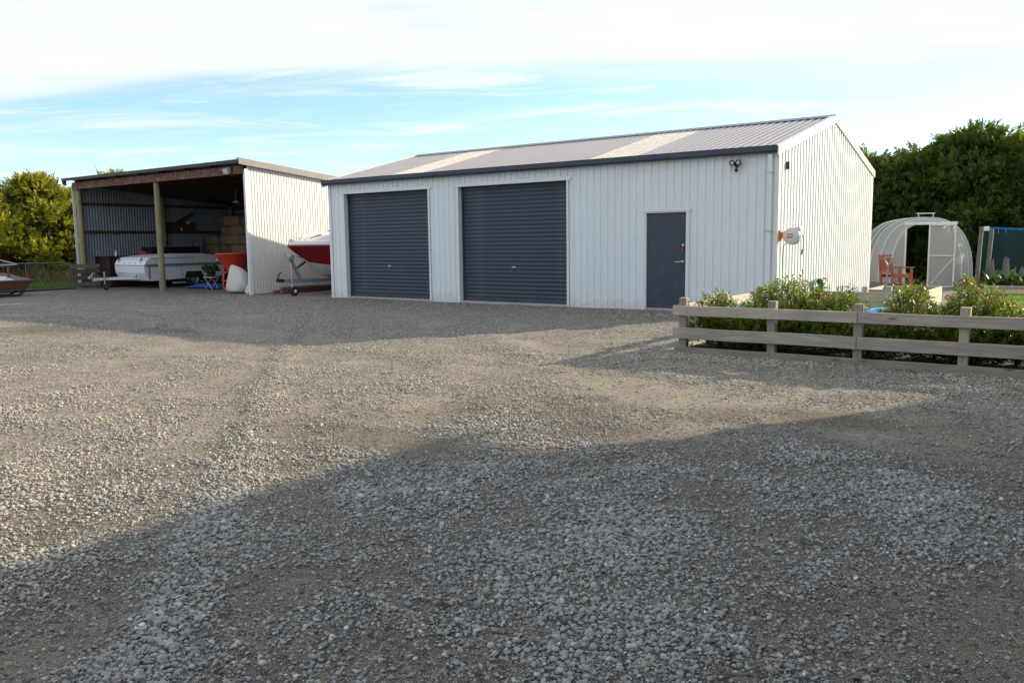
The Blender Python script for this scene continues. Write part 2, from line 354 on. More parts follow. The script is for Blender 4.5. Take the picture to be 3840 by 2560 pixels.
a = me.attributes.new('shade_damp', 'FLOAT', 'POINT'); a.data.foreach_set('value', dm_.ravel().astype(np.float32))
me.polygons.foreach_set('use_smooth', [True]*len(me.polygons))
m, t, b = mat('gravel_and_dirt')
tcx = nd(t, 'ShaderNodeTexCoord'); at = nd(t, 'ShaderNodeAttribute', attribute_name='gravel')
v1 = nd(t, 'ShaderNodeTexVoronoi', ins={'Scale': 62.0}); t.links.new(tcx.outputs['Object'], v1.inputs['Vector'])
v2 = nd(t, 'ShaderNodeTexVoronoi', ins={'Scale': 27.0}); t.links.new(tcx.outputs['Object'], v2.inputs['Vector'])
nA = nd(t, 'ShaderNodeTexNoise', ins={'Scale': 1.1, 'Detail': 8.0, 'Roughness': .65}); t.links.new(tcx.outputs['Object'], nA.inputs['Vector'])
nB = nd(t, 'ShaderNodeTexNoise', ins={'Scale': 120.0, 'Detail': 3.0}); t.links.new(tcx.outputs['Object'], nB.inputs['Vector'])
sepc = nd(t, 'ShaderNodeSeparateColor'); t.links.new(v1.outputs['Color'], sepc.inputs[0])
sepd = nd(t, 'ShaderNodeSeparateColor'); t.links.new(v2.outputs['Color'], sepd.inputs[0])
dirtc = ramp(t, nA.outputs[0], [(.3, (.18, .152, .118)), (.5, (.25, .222, .18)), (.72, (.31, .283, .24))])
peb = ramp(t, sepc.outputs[0], [(0, (.045, .043, .04)), (.4, (.14, .134, .122)), (.75, (.25, .238, .218)), (1, (.42, .40, .37))])
peb2 = ramp(t, sepd.outputs[1], [(0, (.06, .06, .058)), (.5, (.15, .146, .137)), (1, (.31, .30, .28))])
pf = mth(t, 'MULTIPLY_ADD', at.outputs['Fac'], .75, .12, clamp=True)
thr = nd(t, 'ShaderNodeMapRange', ins={'From Min': -.05, 'From Max': .05}); t.links.new(mth(t, 'SUBTRACT', pf, sepc.outputs[2]), thr.inputs[0])
c = mixc(t, thr.outputs[0], dirtc, peb)
thr2 = nd(t, 'ShaderNodeMapRange', ins={'From Min': -.05, 'From Max': .05}); t.links.new(mth(t, 'SUBTRACT', mth(t, 'MULTIPLY', pf, .6), sepd.outputs[2]), thr2.inputs[0])
c = mixc(t, thr2.outputs[0], c, peb2)
shade_dmp = nd(t, 'ShaderNodeAttribute', attribute_name='shade_damp')
c = mixc(t, mth(t, 'MULTIPLY', shade_dmp.outputs['Fac'], .8), c, mixc(t, 1.0, c, (.38, .36, .34), 'MULTIPLY'))
v3 = nd(t, 'ShaderNodeTexVoronoi', ins={'Scale': 170.0}); t.links.new(tcx.outputs['Object'], v3.inputs['Vector']); sepe = nd(t, 'ShaderNodeSeparateColor'); t.links.new(v3.outputs['Color'], sepe.inputs[0])
c = mixc(t, 1.0, c, mth(t, 'MULTIPLY_ADD', mth(t, 'POWER', sepe.outputs[0], 2.0), 1.15, .62), 'MULTIPLY')
c = mixc(t, mth(t, 'MULTIPLY', nB.outputs[0], .3), c, (.085, .072, .056))
t.links.new(c, b.inputs['Base Color']); setp(b, Roughness=.9); b.inputs['Specular IOR Level'].default_value = .25
h1 = mth(t, 'MULTIPLY', mth(t, 'SUBTRACT', .6, v1.outputs['Distance']), mth(t, 'MULTIPLY_ADD', thr.outputs[0], .8, .2))
h2 = mth(t, 'MULTIPLY', mth(t, 'SUBTRACT', .6, v2.outputs['Distance']), mth(t, 'MULTIPLY', thr2.outputs[0], 2.0))
bp = nd(t, 'ShaderNodeBump', ins={'Strength': .9, 'Distance': .012}); t.links.new(mth(t, 'ADD', mth(t, 'ADD', h1, h2), mth(t, 'MULTIPLY_ADD', nB.outputs[0], .3, mth(t, 'MULTIPLY', v3.outputs['Distance'], -.35))), bp.inputs['Height']); t.links.new(bp.outputs[0], b.inputs['Normal'])
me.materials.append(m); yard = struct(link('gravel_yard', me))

def grass_mat(name, ca, cb):
    m, t, b = mat(name); tcx = nd(t, 'ShaderNodeTexCoord')
    n = nd(t, 'ShaderNodeTexNoise', ins={'Scale': 1.4, 'Detail': 9.0, 'Roughness': .75}); t.links.new(tcx.outputs['Object'], n.inputs['Vector'])
    t.links.new(ramp(t, n.outputs[0], [(.3, ca), (.7, cb)]), b.inputs['Base Color']); setp(b, Roughness=.9)
    n2 = nd(t, 'ShaderNodeTexNoise', ins={'Scale': 60, 'Detail': 4.0}); t.links.new(tcx.outputs['Object'], n2.inputs['Vector'])
    bp = nd(t, 'ShaderNodeBump', ins={'Strength': .8, 'Distance': .05}); t.links.new(n2.outputs[0], bp.inputs['Height']); t.links.new(bp.outputs[0], b.inputs['Normal']); return m
M['field'] = grass_mat('field_grass', (.07, .10, .028), (.13, .15, .05)); M['lawnm'] = grass_mat('lawn_grass', (.09, .16, .02), (.16, .25, .04))
def sheet(name, pts, z, m):
    return struct(MB().add([(x, y, z) for x, y in pts], [tuple(range(len(pts)))]).build(name, m, fixn=False))
mb = MB()
# the field: one sheet to the horizon, below the gravel
sheet('field', [(-900, -900), (900, -900), (900, 900), (-900, 900)], -.12, M['field'])
sheet('paddock_grass', [(-70, -60), (-25.2, -60), (-24.75, -1.0), (-26.2, -.4), (-26.2, 20), (-70, 20)], .035, M['field'])
sheet('lawn', [(2.75, -3.5), (40, -3.5), (40, 20), (2.5, 20), (2.4, 7.6)], .03, M['lawnm'])
sheet('garden_bed', [(.66, -5.8), (8.2, -5.8), (8.2, -3.5), (.66, -3.5)], .05, M['soil'])
sheet('garden_border', [(2.4, 7.5), (8, 7.5), (8, 12.8), (2.2, 12.8)], .06, M['soil'])

def pts_mesh(name, V, F, mats, var=None, tip=None, smooth=False, midx=None):
    me = bpy.data.meshes.new(name); V = np.ascontiguousarray(V, np.float32); F = np.ascontiguousarray(F, np.int32); k = F.shape[1]
    me.vertices.add(len(V)); me.vertices.foreach_set('co', V.ravel()); me.loops.add(F.size); me.loops.foreach_set('vertex_index', F.ravel())
    me.polygons.add(len(F)); me.polygons.foreach_set('loop_start', np.arange(0, F.size, k, dtype=np.int32))
    for mm in mats: me.materials.append(mm)
    if midx is not None: me.polygons.foreach_set('material_index', midx.astype(np.int32))
    if smooth: me.polygons.foreach_set('use_smooth', np.ones(len(F), bool))
    for nme, arr in (('var', var), ('tip', tip)):
        if arr is not None: me.attributes.new(nme, 'FLOAT', 'POINT').data.foreach_set('value', np.ascontiguousarray(arr, np.float32).ravel())
    me.update(calc_edges=True); return me

# loose stones scattered by geometry nodes
smat, t, b = mat('river_stone'); oi = nd(t, 'ShaderNodeObjectInfo'); tcx = nd(t, 'ShaderNodeTexCoord')
nS = nd(t, 'ShaderNodeTexNoise', ins={'Scale': 3.0, 'Detail': 4.0}); t.links.new(tcx.outputs['Object'], nS.inputs['Vector'])
sc_ = ramp(t, oi.outputs['Random'], [(0, (.10, .103, .103)), (.15, (.19, .19, .186)), (.45, (.25, .247, .238)), (.62, (.28, .265, .238)), (.8, (.20, .203, .205)), (.93, (.34, .33, .31)), (.992, (.40, .38, .35)), (1, (.62, .59, .55))])
# tint painted for light: cool stones in shaded foreground, paler, warmer dusty ones elsewhere
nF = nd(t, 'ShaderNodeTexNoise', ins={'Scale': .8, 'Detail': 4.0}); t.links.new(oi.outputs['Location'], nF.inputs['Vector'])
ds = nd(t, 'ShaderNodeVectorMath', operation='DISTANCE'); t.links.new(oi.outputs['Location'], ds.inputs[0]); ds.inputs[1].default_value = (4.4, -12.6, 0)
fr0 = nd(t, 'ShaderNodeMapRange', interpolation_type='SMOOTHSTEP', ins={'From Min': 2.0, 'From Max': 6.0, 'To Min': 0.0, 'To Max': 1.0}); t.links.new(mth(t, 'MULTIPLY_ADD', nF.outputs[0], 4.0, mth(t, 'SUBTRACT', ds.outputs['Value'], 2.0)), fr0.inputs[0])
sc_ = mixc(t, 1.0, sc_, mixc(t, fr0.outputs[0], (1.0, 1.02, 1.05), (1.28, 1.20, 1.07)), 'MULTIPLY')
t.links.new(mixc(t, 1.0, sc_, mth(t, 'MULTIPLY_ADD', nS.outputs[0], .7, .65), 'MULTIPLY'), b.inputs['Base Color']); setp(b, Roughness=.75); b.inputs['Specular IOR Level'].default_value = .35
pcol = bpy.data.collections.new('stone_shapes')
for k in range(8):
    bm = bmesh.new(); bmesh.ops.create_icosphere(bm, subdivisions=2, radius=.5)
    rg = np.random.default_rng(100+k); dirs = rg.normal(size=(8, 3)); dirs /= np.linalg.norm(dirs, axis=1)[:, None]; amp = rg.uniform(.30, .45, 8)
    sxyz = np.array([1.0, rg.uniform(.65, .95), rg.uniform(.5, .78)])
    for v in bm.verts:
        p = np.array(v.co)
        for d, am in zip(dirs, amp):
            e = p @ d - am
            if e > 0: p = p - d*e*.8
        p = p*sxyz*(1 + rg.normal()*.02); v.co = p
    me = bpy.data.meshes.new('stone'); bm.to_mesh(me); bm.free(); me.materials.append(smat); me.polygons.foreach_set('use_smooth', [True]*len(me.polygons)); me.set_sharp_from_angle(angle=.6)
    pcol.objects.link(bpy.data.objects.new('stone_shape', me))
CX, CY = 5.182, -15.884
def scatter(n, dmin, dmax, smin, smax, seed, power=1.0, floor=.13):
    rg = np.random.default_rng(seed)
    d = dmin*(dmax/dmin)**rg.random(n) if power == 0 else (dmin**power + rg.random(n)*(dmax**power-dmin**power))**(1/power)
    az = rg.uniform(-.66, .66, n) + 0.6246   # a wedge of yard in front of where one stands
    x = CX - d*np.sin(az); y = CY + d*np.cos(az)
    g = gravel_amount(x, y); keep = rg.random(n) < np.clip(floor + (1-floor)*g**1.6, 0, 1)
    keep &= ~((y > -.12) & (x > -12.6)) & ~((y > -5.75) & (x > .55)) & (x > -24.5) & ~((y > -.2))
    x, y, g = x[keep], y[keep], g[keep]; k = len(x)
    s = smin + (smax-smin)*rg.beta(1.4, 3.4, k); s *= .45 + .75*fbm(x*1.3+60, y*1.3+20, 3) + .3*g
    z = gz(x, y) + s*.15
    return np.stack([x, y, z], 1), np.stack([rg.normal(0, .25, k), rg.normal(0, .25, k), rg.uniform(0, 6.28, k)], 1), s[:, None]*np.stack([np.ones(k), rg.uniform(.85, 1.15, k), rg.uniform(.8, 1.2, k)], 1), rg.integers(0, 8, k)
sets = [scatter(62000, 2.3, 6.0, .009, .037, 1, 2.0), scatter(85000, 2.3, 6.5, .005, .013, 2, 1.7, .45), scatter(70000, 2.3, 5.5, .004, .009, 5, 1.6, .9), scatter(120000, 6.0, 12.0, .009, .034, 3, 1.8), scatter(70000, 12.0, 27.0, .012, .036, 4, 1.4)]
P_, R_, S_, I_ = (np.concatenate(z) for z in zip(*sets))
me = bpy.data.meshes.new('loose_gravel'); me.vertices.add(len(P_)); me.vertices.foreach_set('co', P_.astype(np.float32).ravel())
me.attributes.new('rot', 'FLOAT_VECTOR', 'POINT').data.foreach_set('vector', R_.astype(np.float32).ravel())
me.attributes.new('scl', 'FLOAT_VECTOR', 'POINT').data.foreach_set('vector', S_.astype(np.float32).ravel())
me.attributes.new('pick', 'INT', 'POINT').data.foreach_set('value', I_.astype(np.int32))
me.materials.append(smat)
go = link('loose_gravel', me); go['kind'] = 'stuff'; go['label'] = 'loose grey river stones strewn over the yard'; go['category'] = 'gravel'
ng = bpy.data.node_groups.new('scatter_stones', 'GeometryNodeTree')
ng.interface.new_socket('Geometry', in_out='INPUT', socket_type='NodeSocketGeometry'); ng.interface.new_socket('Geometry', in_out='OUTPUT', socket_type='NodeSocketGeometry')
gi = ng.nodes.new('NodeGroupInput'); gout = ng.nodes.new('NodeGroupOutput'); m2p = ng.nodes.new('GeometryNodeMeshToPoints'); iop = ng.nodes.new('GeometryNodeInstanceOnPoints')
ci = ng.nodes.new('GeometryNodeCollectionInfo'); ci.inputs['Collection'].default_value = pcol; ci.inputs['Separate Children'].default_value = True; ci.inputs['Reset Children'].default_value = True
def named(nm, ty):
    n = ng.nodes.new('GeometryNodeInputNamedAttribute'); n.data_type = ty; n.inputs[0].default_value = nm; return n.outputs[0]
ng.links.new(gi.outputs[0], m2p.inputs[0]); ng.links.new(m2p.outputs[0], iop.inputs['Points']); ng.links.new(ci.outputs[0], iop.inputs['Instance']); iop.inputs['Pick Instance'].default_value = True
ng.links.new(named('pick', 'INT'), iop.inputs['Instance Index'])
e2r = ng.nodes.new('FunctionNodeEulerToRotation'); ng.links.new(named('rot', 'FLOAT_VECTOR'), e2r.inputs[0]); ng.links.new(e2r.outputs[0], iop.inputs['Rotation'])
ng.links.new(named('scl', 'FLOAT_VECTOR'), iop.inputs['Scale']); ng.links.new(iop.outputs[0], gout.inputs[0])
go.modifiers.new('scatter', 'NODES').node_group = ng

# ------------------------------------------------------------------ cladding
PITCH = 1.2/7
def rib_profile(u0, u1, pitch=PITCH, h=.019, phase=0.0, hb=.026, ht=.012, minor=True):
    """trapezoidal ribs: list of (u, height)"""
    out = []; k0 = math.floor((u0-phase)/pitch)-1; k1 = math.ceil((u1-phase)/pitch)+1
    pts = []
    for k in range(k0, k1+1):
        c = phase + k*pitch; pts += [(c-hb, 0), (c-ht, h), (c+ht, h), (c+hb, 0)]
        if minor: pts += [(c+pitch*.5-.012, 0), (c+pitch*.5-.006, .0035), (c+pitch*.5+.006, .0035), (c+pitch*.5+.012, 0)]
    def at(u):
        for (a, ha), (b_, hb) in zip(pts[:-1], pts[1:]):
            if a <= u <= b_: return ha + (hb-ha)*(u-a)/max(1e-9, b_-a)
        return 0
    return [(u0, at(u0))] + [p for p in pts if u0 < p[0] < u1] + [(u1, at(u1))]
def cor_profile(u0, u1, pitch=.1, h=.009):
    n = max(2, int(round((u1-u0)/pitch*6))); return [(u0+(u1-u0)*i/n, h*math.sin(2*PI*(u0+(u1-u0)*i/n)/pitch)) for i in range(n+1)]
def clad(prof, P, lo, hi):
    """P(u, h, t) -> point; lo(u), hi(u) give the ends"""
    mb = MB(); vs = []
    for u, h in prof: vs += [P(u, h, lo(u)), P(u, h, hi(u))]
    mb.add(vs, [(2*i, 2*i+2, 2*i+3, 2*i+1) for i in range(len(prof)-1)]); return mb
cst = lambda v: (lambda u: v)

# ------------------------------------------------------------------ the white shed
L, D, EV, RG = 12.43, 7.59, 3.10, 4.15
shed = thing('storage_shed', 'long white steel shed with two slate roller doors and grey roof', 'shed', (0, 0, 0))
OPEN = [(-11.836, -8.80, 2.82), (-7.82, -4.70, 2.82), (-2.77, -1.82, 2.055)]
SLOPE = (RG-3.17)/(D/2+.07)
B(-L, 0, 0.02, D-.02, -.15, .035).build('floor_slab', M['concrete'], shed)
k = 0
edges = [-L + .0]; x = -3.0 - 8*1.2
edges = sorted(set([-L, 0] + [v for v in [-3.0 - 1.2*i for i in range(-2, 8)] if -L < v < 0]))
for x0, x1 in zip(edges[:-1], edges[1:]):
    segs = []; cuts = sorted(set([x0, x1] + [e for o in OPEN for e in o[:2] if x0 < e < x1]))
    for a0, a1 in zip(cuts[:-1], cuts[1:]):
        mid = (a0+a1)/2; op = [o for o in OPEN if o[0] < mid < o[1]]
        z0 = op[0][2]+.0 if op else -.03
        clad(rib_profile(a0, a1, phase=-3.0), lambda u, h, t: (u, -h, t), cst(z0), cst(EV+.02)).build('wall_sheet', M['white'], shed, fixn=False)
gz_roof = lambda y: 3.17 + SLOPE*(min(y, D-y)+.07) - .03
yed = [0, 1.2, 2.4, 3.6, 4.8, 6.0, 7.2, D]
for y0, y1 in zip(yed[:-1], yed[1:]):
    pr_ = rib_profile(y0, y1, pitch=.19, phase=.06, h=.020, hb=.060, ht=.038, minor=False)
    if y0 < D/2 < y1: pr_ = sorted(pr_ + [(D/2, 0)])
    clad(pr_, lambda u, h, t: (h, u, t), cst(-.03), gz_roof).build('gable_sheet', M['cream'] if False else M['white'], shed, fixn=False)
    clad(pr_, lambda u, h, t: (-L-h, u, t), cst(-.03), gz_roof).build('end_sheet', M['white'], shed, fixn=False)
clad(rib_profile(-L, 0), lambda u, h, t: (u, D+h, t), cst(-.03), cst(EV+.02)).build('back_wall', M['white'], shed, fixn=False)
# roof
re_ = sorted(set([-L-.12, .03] + [v for v in [-3.0 - 1.2*i for i in range(-2, 8)] if -L < v < 0]))
for side in (0, 1):
    for x0, x1 in zip(re_[:-1], re_[1:]):
        skyl = side == 0 and (abs(x1+3.0) < .01 or abs(x1+9.0) < .01)
        def P(u, h, t, side=side): y = t if side == 0 else D-t; return (u, y, 3.17 + SLOPE*(t+.07) + h + .012)
        o = clad(rib_profile(x0, x1, phase=-3.0, h=.018, hb=.03, ht=.014, minor=False), P, cst(-.09), cst(D/2)).build('skylight_sheet' if skyl else 'roof_sheet', M['skylight'] if skyl else M['roofg'], shed, fixn=False)
        # screw rows
        sm = MB()
        for t in ((.25, 1.15, 2.1, 3.05, 3.6) if not skyl else (.3, 1.15, 2.1, 3.05, 3.6)):
            uu = math.ceil((x0+3.0)/PITCH)*PITCH-3.0
            while uu < x1-.01:
                p = P(uu, .018, t); sm.box(p[0]-.008, p[0]+.008, p[1]-.008, p[1]+.008, p[2], p[2]+.012); uu += PITCH*(2 if not skyl else 1)
        if side == 0 and sm.v: sm.build('roof_screws', M['roofg'] if not skyl else M['galv'], o)['kind'] = 'stuff'
rz = 3.17 + SLOPE*(D/2+.07) + .045
MB().prism([(D/2-.17, rz-.17*SLOPE+.0), (D/2-.02, rz+.018), (D/2+.02, rz+.018), (D/2+.17, rz-.17*SLOPE), (D/2+.17, rz-.17*SLOPE-.012), (D/2, rz+.004), (D/2-.17, rz-.17*SLOPE-.012)], 'x', -L-.13, .045).build('ridge_cap', M['roofg'], shed)
for xx in (0.0, -L):
    for side in (0, 1):
        fy = (lambda t: t) if side == 0 else (lambda t: D-t)
        x0, x1 = (xx+.022, xx+.045) if xx == 0 else (xx-.135, xx-.112)
        t0 = -.14
        zf = lambda t: 3.17+SLOPE*(t+.07)+.045
        MB().prism([(fy(t0), zf(t0)), (fy(D/2), zf(D/2)), (fy(D/2), zf(D/2)-.17), (fy(t0), zf(t0)-.17)], 'x', x0, x1).build('barge_flashing', M['barge'], shed)
        q0, q1 = (xx-.08, xx+.0215) if xx == 0 else (xx-.1115, xx-.02)
        MB().prism([(fy(t0), zf(t0)+.004), (fy(D/2), zf(D/2)+.004), (fy(D/2), zf(D/2)-.01), (fy(t0), zf(t0)-.01)], 'x', q0, q1).build('barge_top', M['barge'], shed)
# gutters
gp = [(-.03, 3.20), (-.03, 3.085), (-.135, 3.085), (-.15, 3.12), (-.15, 3.205), (-.16, 3.215), (-.145, 3.215), (-.138, 3.20), (-.138, 3.125), (-.125, 3.10), (-.04, 3.10), (-.04, 3.20)]
MB().prism(gp, 'x', -L-.16, .018).build('gutter', M['slate'], shed)
B(-L-.166, -L-.1605, -.15, -.03, 3.085, 3.213).build('gutter_end', M['slate'], shed)
B(.0185, .023, -.15, -.03, 3.085, 3.213).build('gutter_end', M['slate'], shed)
MB().prism([(D-y, z) for y, z in gp], 'x', -L-.16, .018).build('gutter', M['slate'], shed)
# corner flashings
for (x0, x1, y0, y1) in ((-.075, .027, -.027, -.0215), (.0215, .027, -.0214, .075), (-L-.027, -L+.075, -.027, -.0215), (.0215, .027, D-.075, D+.027), (-L-.027, -L-.0215, -.0214, .075)):
    B(x0, x1, y0, y1, -.03, 3.1).build('corner_flashing', M['trim'], shed)
dp = MB().box(-.175, -.085, -.105, -.035, .05, 3.06).build('downpipe', M['trim'], shed, bevel=.012)
for z in (.5, 1.6, 2.7): B(-.19, -.07, -.112, -.03, z, z+.025).build('pipe_bracket', M['galvl'], dp)
# roller doors
NS = 28
def slat_mesh(wd, h):
    mb = MB(); prof = []
    for i in range(9):
        f = i/8; z = f*h; d = .0055*math.sin(PI*min(1, f/.86))+.005 if f < .86 else -.004
        prof.append((-d, z))
    prof = [(.01, 0)] + prof + [(.01, h)]
    n = len(prof); vs = [(0, y, z) for y, z in prof] + [(wd, y, z) for y, z in prof]
    mb.add(vs, [tuple(range(n)), tuple(range(2*n-1, n-1, -1))] + [(i, i+n, i+n+1, i+1) for i in range(n-1)])
    return mb.mesh('slat', M['slate'], smooth=True)
for oi_, (x0, x1, zt) in enumerate(OPEN[:2]):
    rd = B(x0+.02, x1-.02, .145, .165, .05, zt-.02).build('roller_door', M['slate'], shed)
    for xa in (x0+.005, x1-.05): B(xa, xa+.045, .10, .144, .042, zt-.01).build('guide_rail', M['slate'], rd)
    h = (zt-.14)/NS; sm = slat_mesh(x1-x0-.07, h)
    for i in range(NS): link('slat', sm, rd, (x0+.035, .128, .135+i*h))
    B(x0+.035, x1-.035, .105, .15, .045, .134).build('bottom_rail', M['slate'], rd, bevel=.006)
    cx = (x0+x1)/2
    B(cx-.055, cx+.055, .096, .115, .86, .895).build('lock_handle', M['steel'], rd, bevel=.004)
    B(cx-.06, cx+.06, .085, .104, .07, .10).build('pull_handle', M['black'], rd, bevel=.004)
    MB().prism([(x0-.05, -.032), (x0+.004, -.032), (x0+.004, .2), (x0-.004, .2), (x0-.004, -.0225), (x0-.05, -.0225)], 'z', 0, zt).build('door_jamb', M['trim'], shed)
    MB().prism([(x1+.05, -.032), (x1-.004, -.032), (x1-.004, .2), (x1+.004, .2), (x1+.004, -.0225), (x1+.05, -.0225)], 'z', 0, zt).build('door_jamb', M['trim'], shed)
    B(x0-.11, x1+.11, -.038, -.0325, zt-.004, zt+.075).build('door_head', M['trim'], shed)
    B(x0, x1, -.0324, .2, zt-.003, zt+.003).build('head_soffit', M['trim'], shed)
    B(x0+.004, x1-.004, -.07, .3, -.02, .04).build('threshold', M['concrete'], shed, bevel=.01)
# access door
x0, x1, zt = OPEN[2]
fr = MB().box(x0-.045, x0, -.033, -.0225, 0, zt+.045).box(x1, x1+.045, -.033, -.0225, 0, zt+.045).box(x0-.09, x1+.09, -.037, -.0335, zt+.0, zt+.06)
fr.box(x0-.003, x0+.03, -.0224, .09, .0, zt).box(x1-.03, x1+.003, -.0224, .09, .0, zt).box(x0+.031, x1-.031, -.0224, .09, zt-.025, zt-.001).build('door_frame', M['trim'], shed)
dr_ = B(x0+.034, x1-.034, .012, .055, .055, zt-.029).build('door', M['slate'], shed, bevel=.004)
MB().lathe([(0, .0), (.027, .0), (.027, -.012), (.012, -.016), (.012, -.05), (0, -.05)], (x1-.11, .011, 1.02), 'y', 16).tube([(x1-.11, -.045, 1.02), (x1-.17, -.05, 1.02), (x1-.25, -.042, 1.018)], .010, 8).build('lever_handle', M['steel'], dr_, smooth=True)
MB().lathe([(0, 0), (.026, 0), (.024, -.014), (0, -.016)], (x1-.10, .011, 1.36), 'y', 16).build('deadlock', M['steel'], dr_, smooth=True)
MB().box(x1-.112, x1-.094, -.014, -.008, 1.30, 1.345).box(x1-.12, x1-.09, -.013, -.009, 1.24, 1.297).build('key_tag', M['pinkred'], dr_)
B(x0, x1, -.03, .2, -.02, .05).build('threshold', M['concrete'], shed, bevel=.01)

# ------------------------------------------------------------------ fittings on the shed
fl = thing('floodlight', 'black twin-head sensor floodlight high on white shed wall', 'floodlight', (-.80, -.022, 2.90))
B(-.05, .05, -.04, 0, -.05, .05).build('bracket', M['black'], fl, bevel=.006)
for s in (-1, 1):
    hd = MB().lathe([(0, .05), (.035, .05), (.062, -.01), (.072, -.07), (.066, -.075), (.06, -.066)], (s*.078, -.075, .045), 'y', 18).build('lamp_head', M['black'], fl, smooth=True)
    MB().lathe([(0, -.064), (.03, -.066), (.046, -.0655)], (s*.078, -.075, .045), 'y', 18).build('lens', M['lampglass'], hd, smooth=True)
MB().tube([(0, -.03, -.05), (0, -.045, -.10)], .014).lathe([(0, .04), (.03, .03), (.04, 0), (.034, -.035), (0, -.05)], (0, -.06, -.13), 'z', 14).build('sensor', M['black'], fl, smooth=True)
MB().tube([(.03, -.01, .05), (.06, -.012, .1), (.12, -.012, .17)], .005, 6).build('cable', M['greytrim'], fl)
fl.scale = (.78, .78, .78)
sn = thing('wall_lantern', 'small black lantern hung on a cable on the sunny gable wall', 'lantern', (.02, .42, 2.88))
B(.0, .06, -.04, .04, -.085, .06).build('body', M['black'], sn, bevel=.01); B(.061, .066, -.028, .028, -.07, .045).build('lens', M['lampglass'], sn)
MB().tube([(.03, 0, .06), (.035, -.02, .13), (.03, -.05, .22), (.03, -.13, .27)], .004, 6).build('cable', M['greytrim'], sn)

rl = thing('hose_reel', 'white and orange retractable hose reel mounted on the shed corner', 'hose reel', (.03, .10, 1.54))
B(0, .03, -.07, .07, -.12, .09).build('wall_bracket', M['orange'], rl, bevel=.008)
B(.03, .09, -.03, .03, -.07, .05).build('swivel_arm', M['orange'], rl, bevel=.006)
sec = []
drum = MB().lathe([(0, -.085), (.12, -.09), (.155, -.075), (.168, -.04), (.168, .06), (.155, .10), (.12, .115), (0, .11)], (.235, .0, -.025), 'y', 32).build('drum', M['reelw'], rl, smooth=True)
B(.285, .40, -.06, .08, .055, .148).build('hose_guide', M['reelw'], rl, bevel=.02)
B(.33, .39, -.035, .05, .03, .054).build('outlet', M['orange'], rl, bevel=.006)
lb = B(.165, .265, -.0945, -.0905, -.06, .02).build('badge', M['orange'], rl, bevel=.003); B(.18, .25, -.0962, -.0950, -.029, -.011).build('badge_print', M['trim'], lb)
MB().tube([(.37, .01, .04), (.42, .0, .0), (.45, .0, -.10), (.455, 0, -.2), (.435, 0, -.29)], .009, 8).build('hose_tail', M['hose'], rl, smooth=True)
MB().tube([(.436, 0, -.28), (.425, 0, -.33), (.41, 0, -.38)], [.016, .02, .014], 10).build('nozzle', M['orange'], rl, smooth=True)
MB().tube([(.12, .0, -.15), (.075, -.01, -.22), (.06, -.01, -.5), (.07, -.01, -.8), (.06, -.02, -1.2), (.08, -.02, -1.5)], .009, 8).build('supply_hose', M['hose'], rl, smooth=True)
tp = thing('garden_tap', 'small dark garden tap standing by the shed corner', 'tap', (.12, -.25, 0))
MB().tube([(0, 0, 0), (0, 0, .66)], .014).build('riser', M['galv'], tp); MB().tube([(0, 0, .66), (.0, -.06, .68), (0, -.10, .63)], .016).tube([(-.04, 0, .72), (.04, 0, .72)], .009).tube([(0, 0, .66), (0, 0, .72)], .01).build('tap_head', M['black'], tp)
hc = thing('hose_coil', 'coil of dark green garden hose hung low on the gable wall', 'hose', (.06, 2.3, .42))
for j in range(6):
    r_ = .26+.012*j; MB().tube([(.02+.018*j, r_*1.15*math.cos(t_), r_*.62*math.sin(t_)) for t_ in np.linspace(0, 2*PI, 26)], .011, 7, cap=False).build('hose_loop', M['hose'], hc, smooth=True)
B(-.03, .05, -.08, .08, .05, .13).build('hanger', M['black'], hc)

# ------------------------------------------------------------------ the open pole barn
BX, BX2, BY, BB = -15.6, -25.55, -.38, 6.3
barn = thing('pole_barn', 'open fronted corrugated iron pole barn holding hay and a folding camper', 'barn', (BX, BY, 0))
# local coordinates: x from 0 (right wall) to W_ (left wall), y from 0 (front) to DD (back)
W_ = BX2-BX; DD = BB-BY
zt_ = lambda y: 3.73 - .09*y
rid = 0
def sheets(prof, P, lo, hi, n, u0, u1, m, nm):
    w_ = (u1-u0)/n
    for i in range(n): clad(prof(u0+i*w_, u0+(i+1)*w_), P, lo, hi).build(nm, m, barn, fixn=False, smooth=True)
sheets(cor_profile, lambda u, h, t: (.012+h, u, t), cst(.02), lambda u: zt_(u)+.186, 8, .05, DD, M['cream'], 'wall_sheet')
sheets(lambda a0, a1: cor_profile(a0, a1, pitch=.11, h=.016), lambda u, h, t: (W_-.012+h, u, t), cst(.02), lambda u: zt_(u)+.186, 8, .05, DD, M['zinc'], 'end_sheet')
sheets(cor_profile, lambda u, h, t: (u, DD+h, t), cst(.02), cst(zt_(DD)+.186), 12, W_, 0, M['zinc'], 'back_sheet')
sheets(cor_profile, lambda u, h, t: (u, t, zt_(t)+.19+h), cst(-.28), cst(DD+.15), 14, W_-.28, .12, M['zincroof'], 'roof_sheet')
MB().prism([(-.29, zt_(-.29)+.20), (-.29, zt_(-.29)+.10), (-.275, zt_(-.29)+.10), (-.275, zt_(0)+.20)], 'x', W_-.28, .125).build('front_flashing', M['black'], barn)
MB().prism([(-.30, zt_(-.3)+.225), (DD+.16, zt_(DD+.16)+.225), (DD+.16, zt_(DD+.16)+.06), (-.30, zt_(-.3)+.06)], 'x', .126, .15).build('barge_board', M['greytan'], barn)
MB().prism([(-.30, zt_(-.3)+.24), (DD+.16, zt_(DD+.16)+.24), (DD+.16, zt_(DD+.16)+.226), (-.30, zt_(-.3)+.226)], 'x', -.02, .15).build('barge_cap', M['zincroof'], barn)
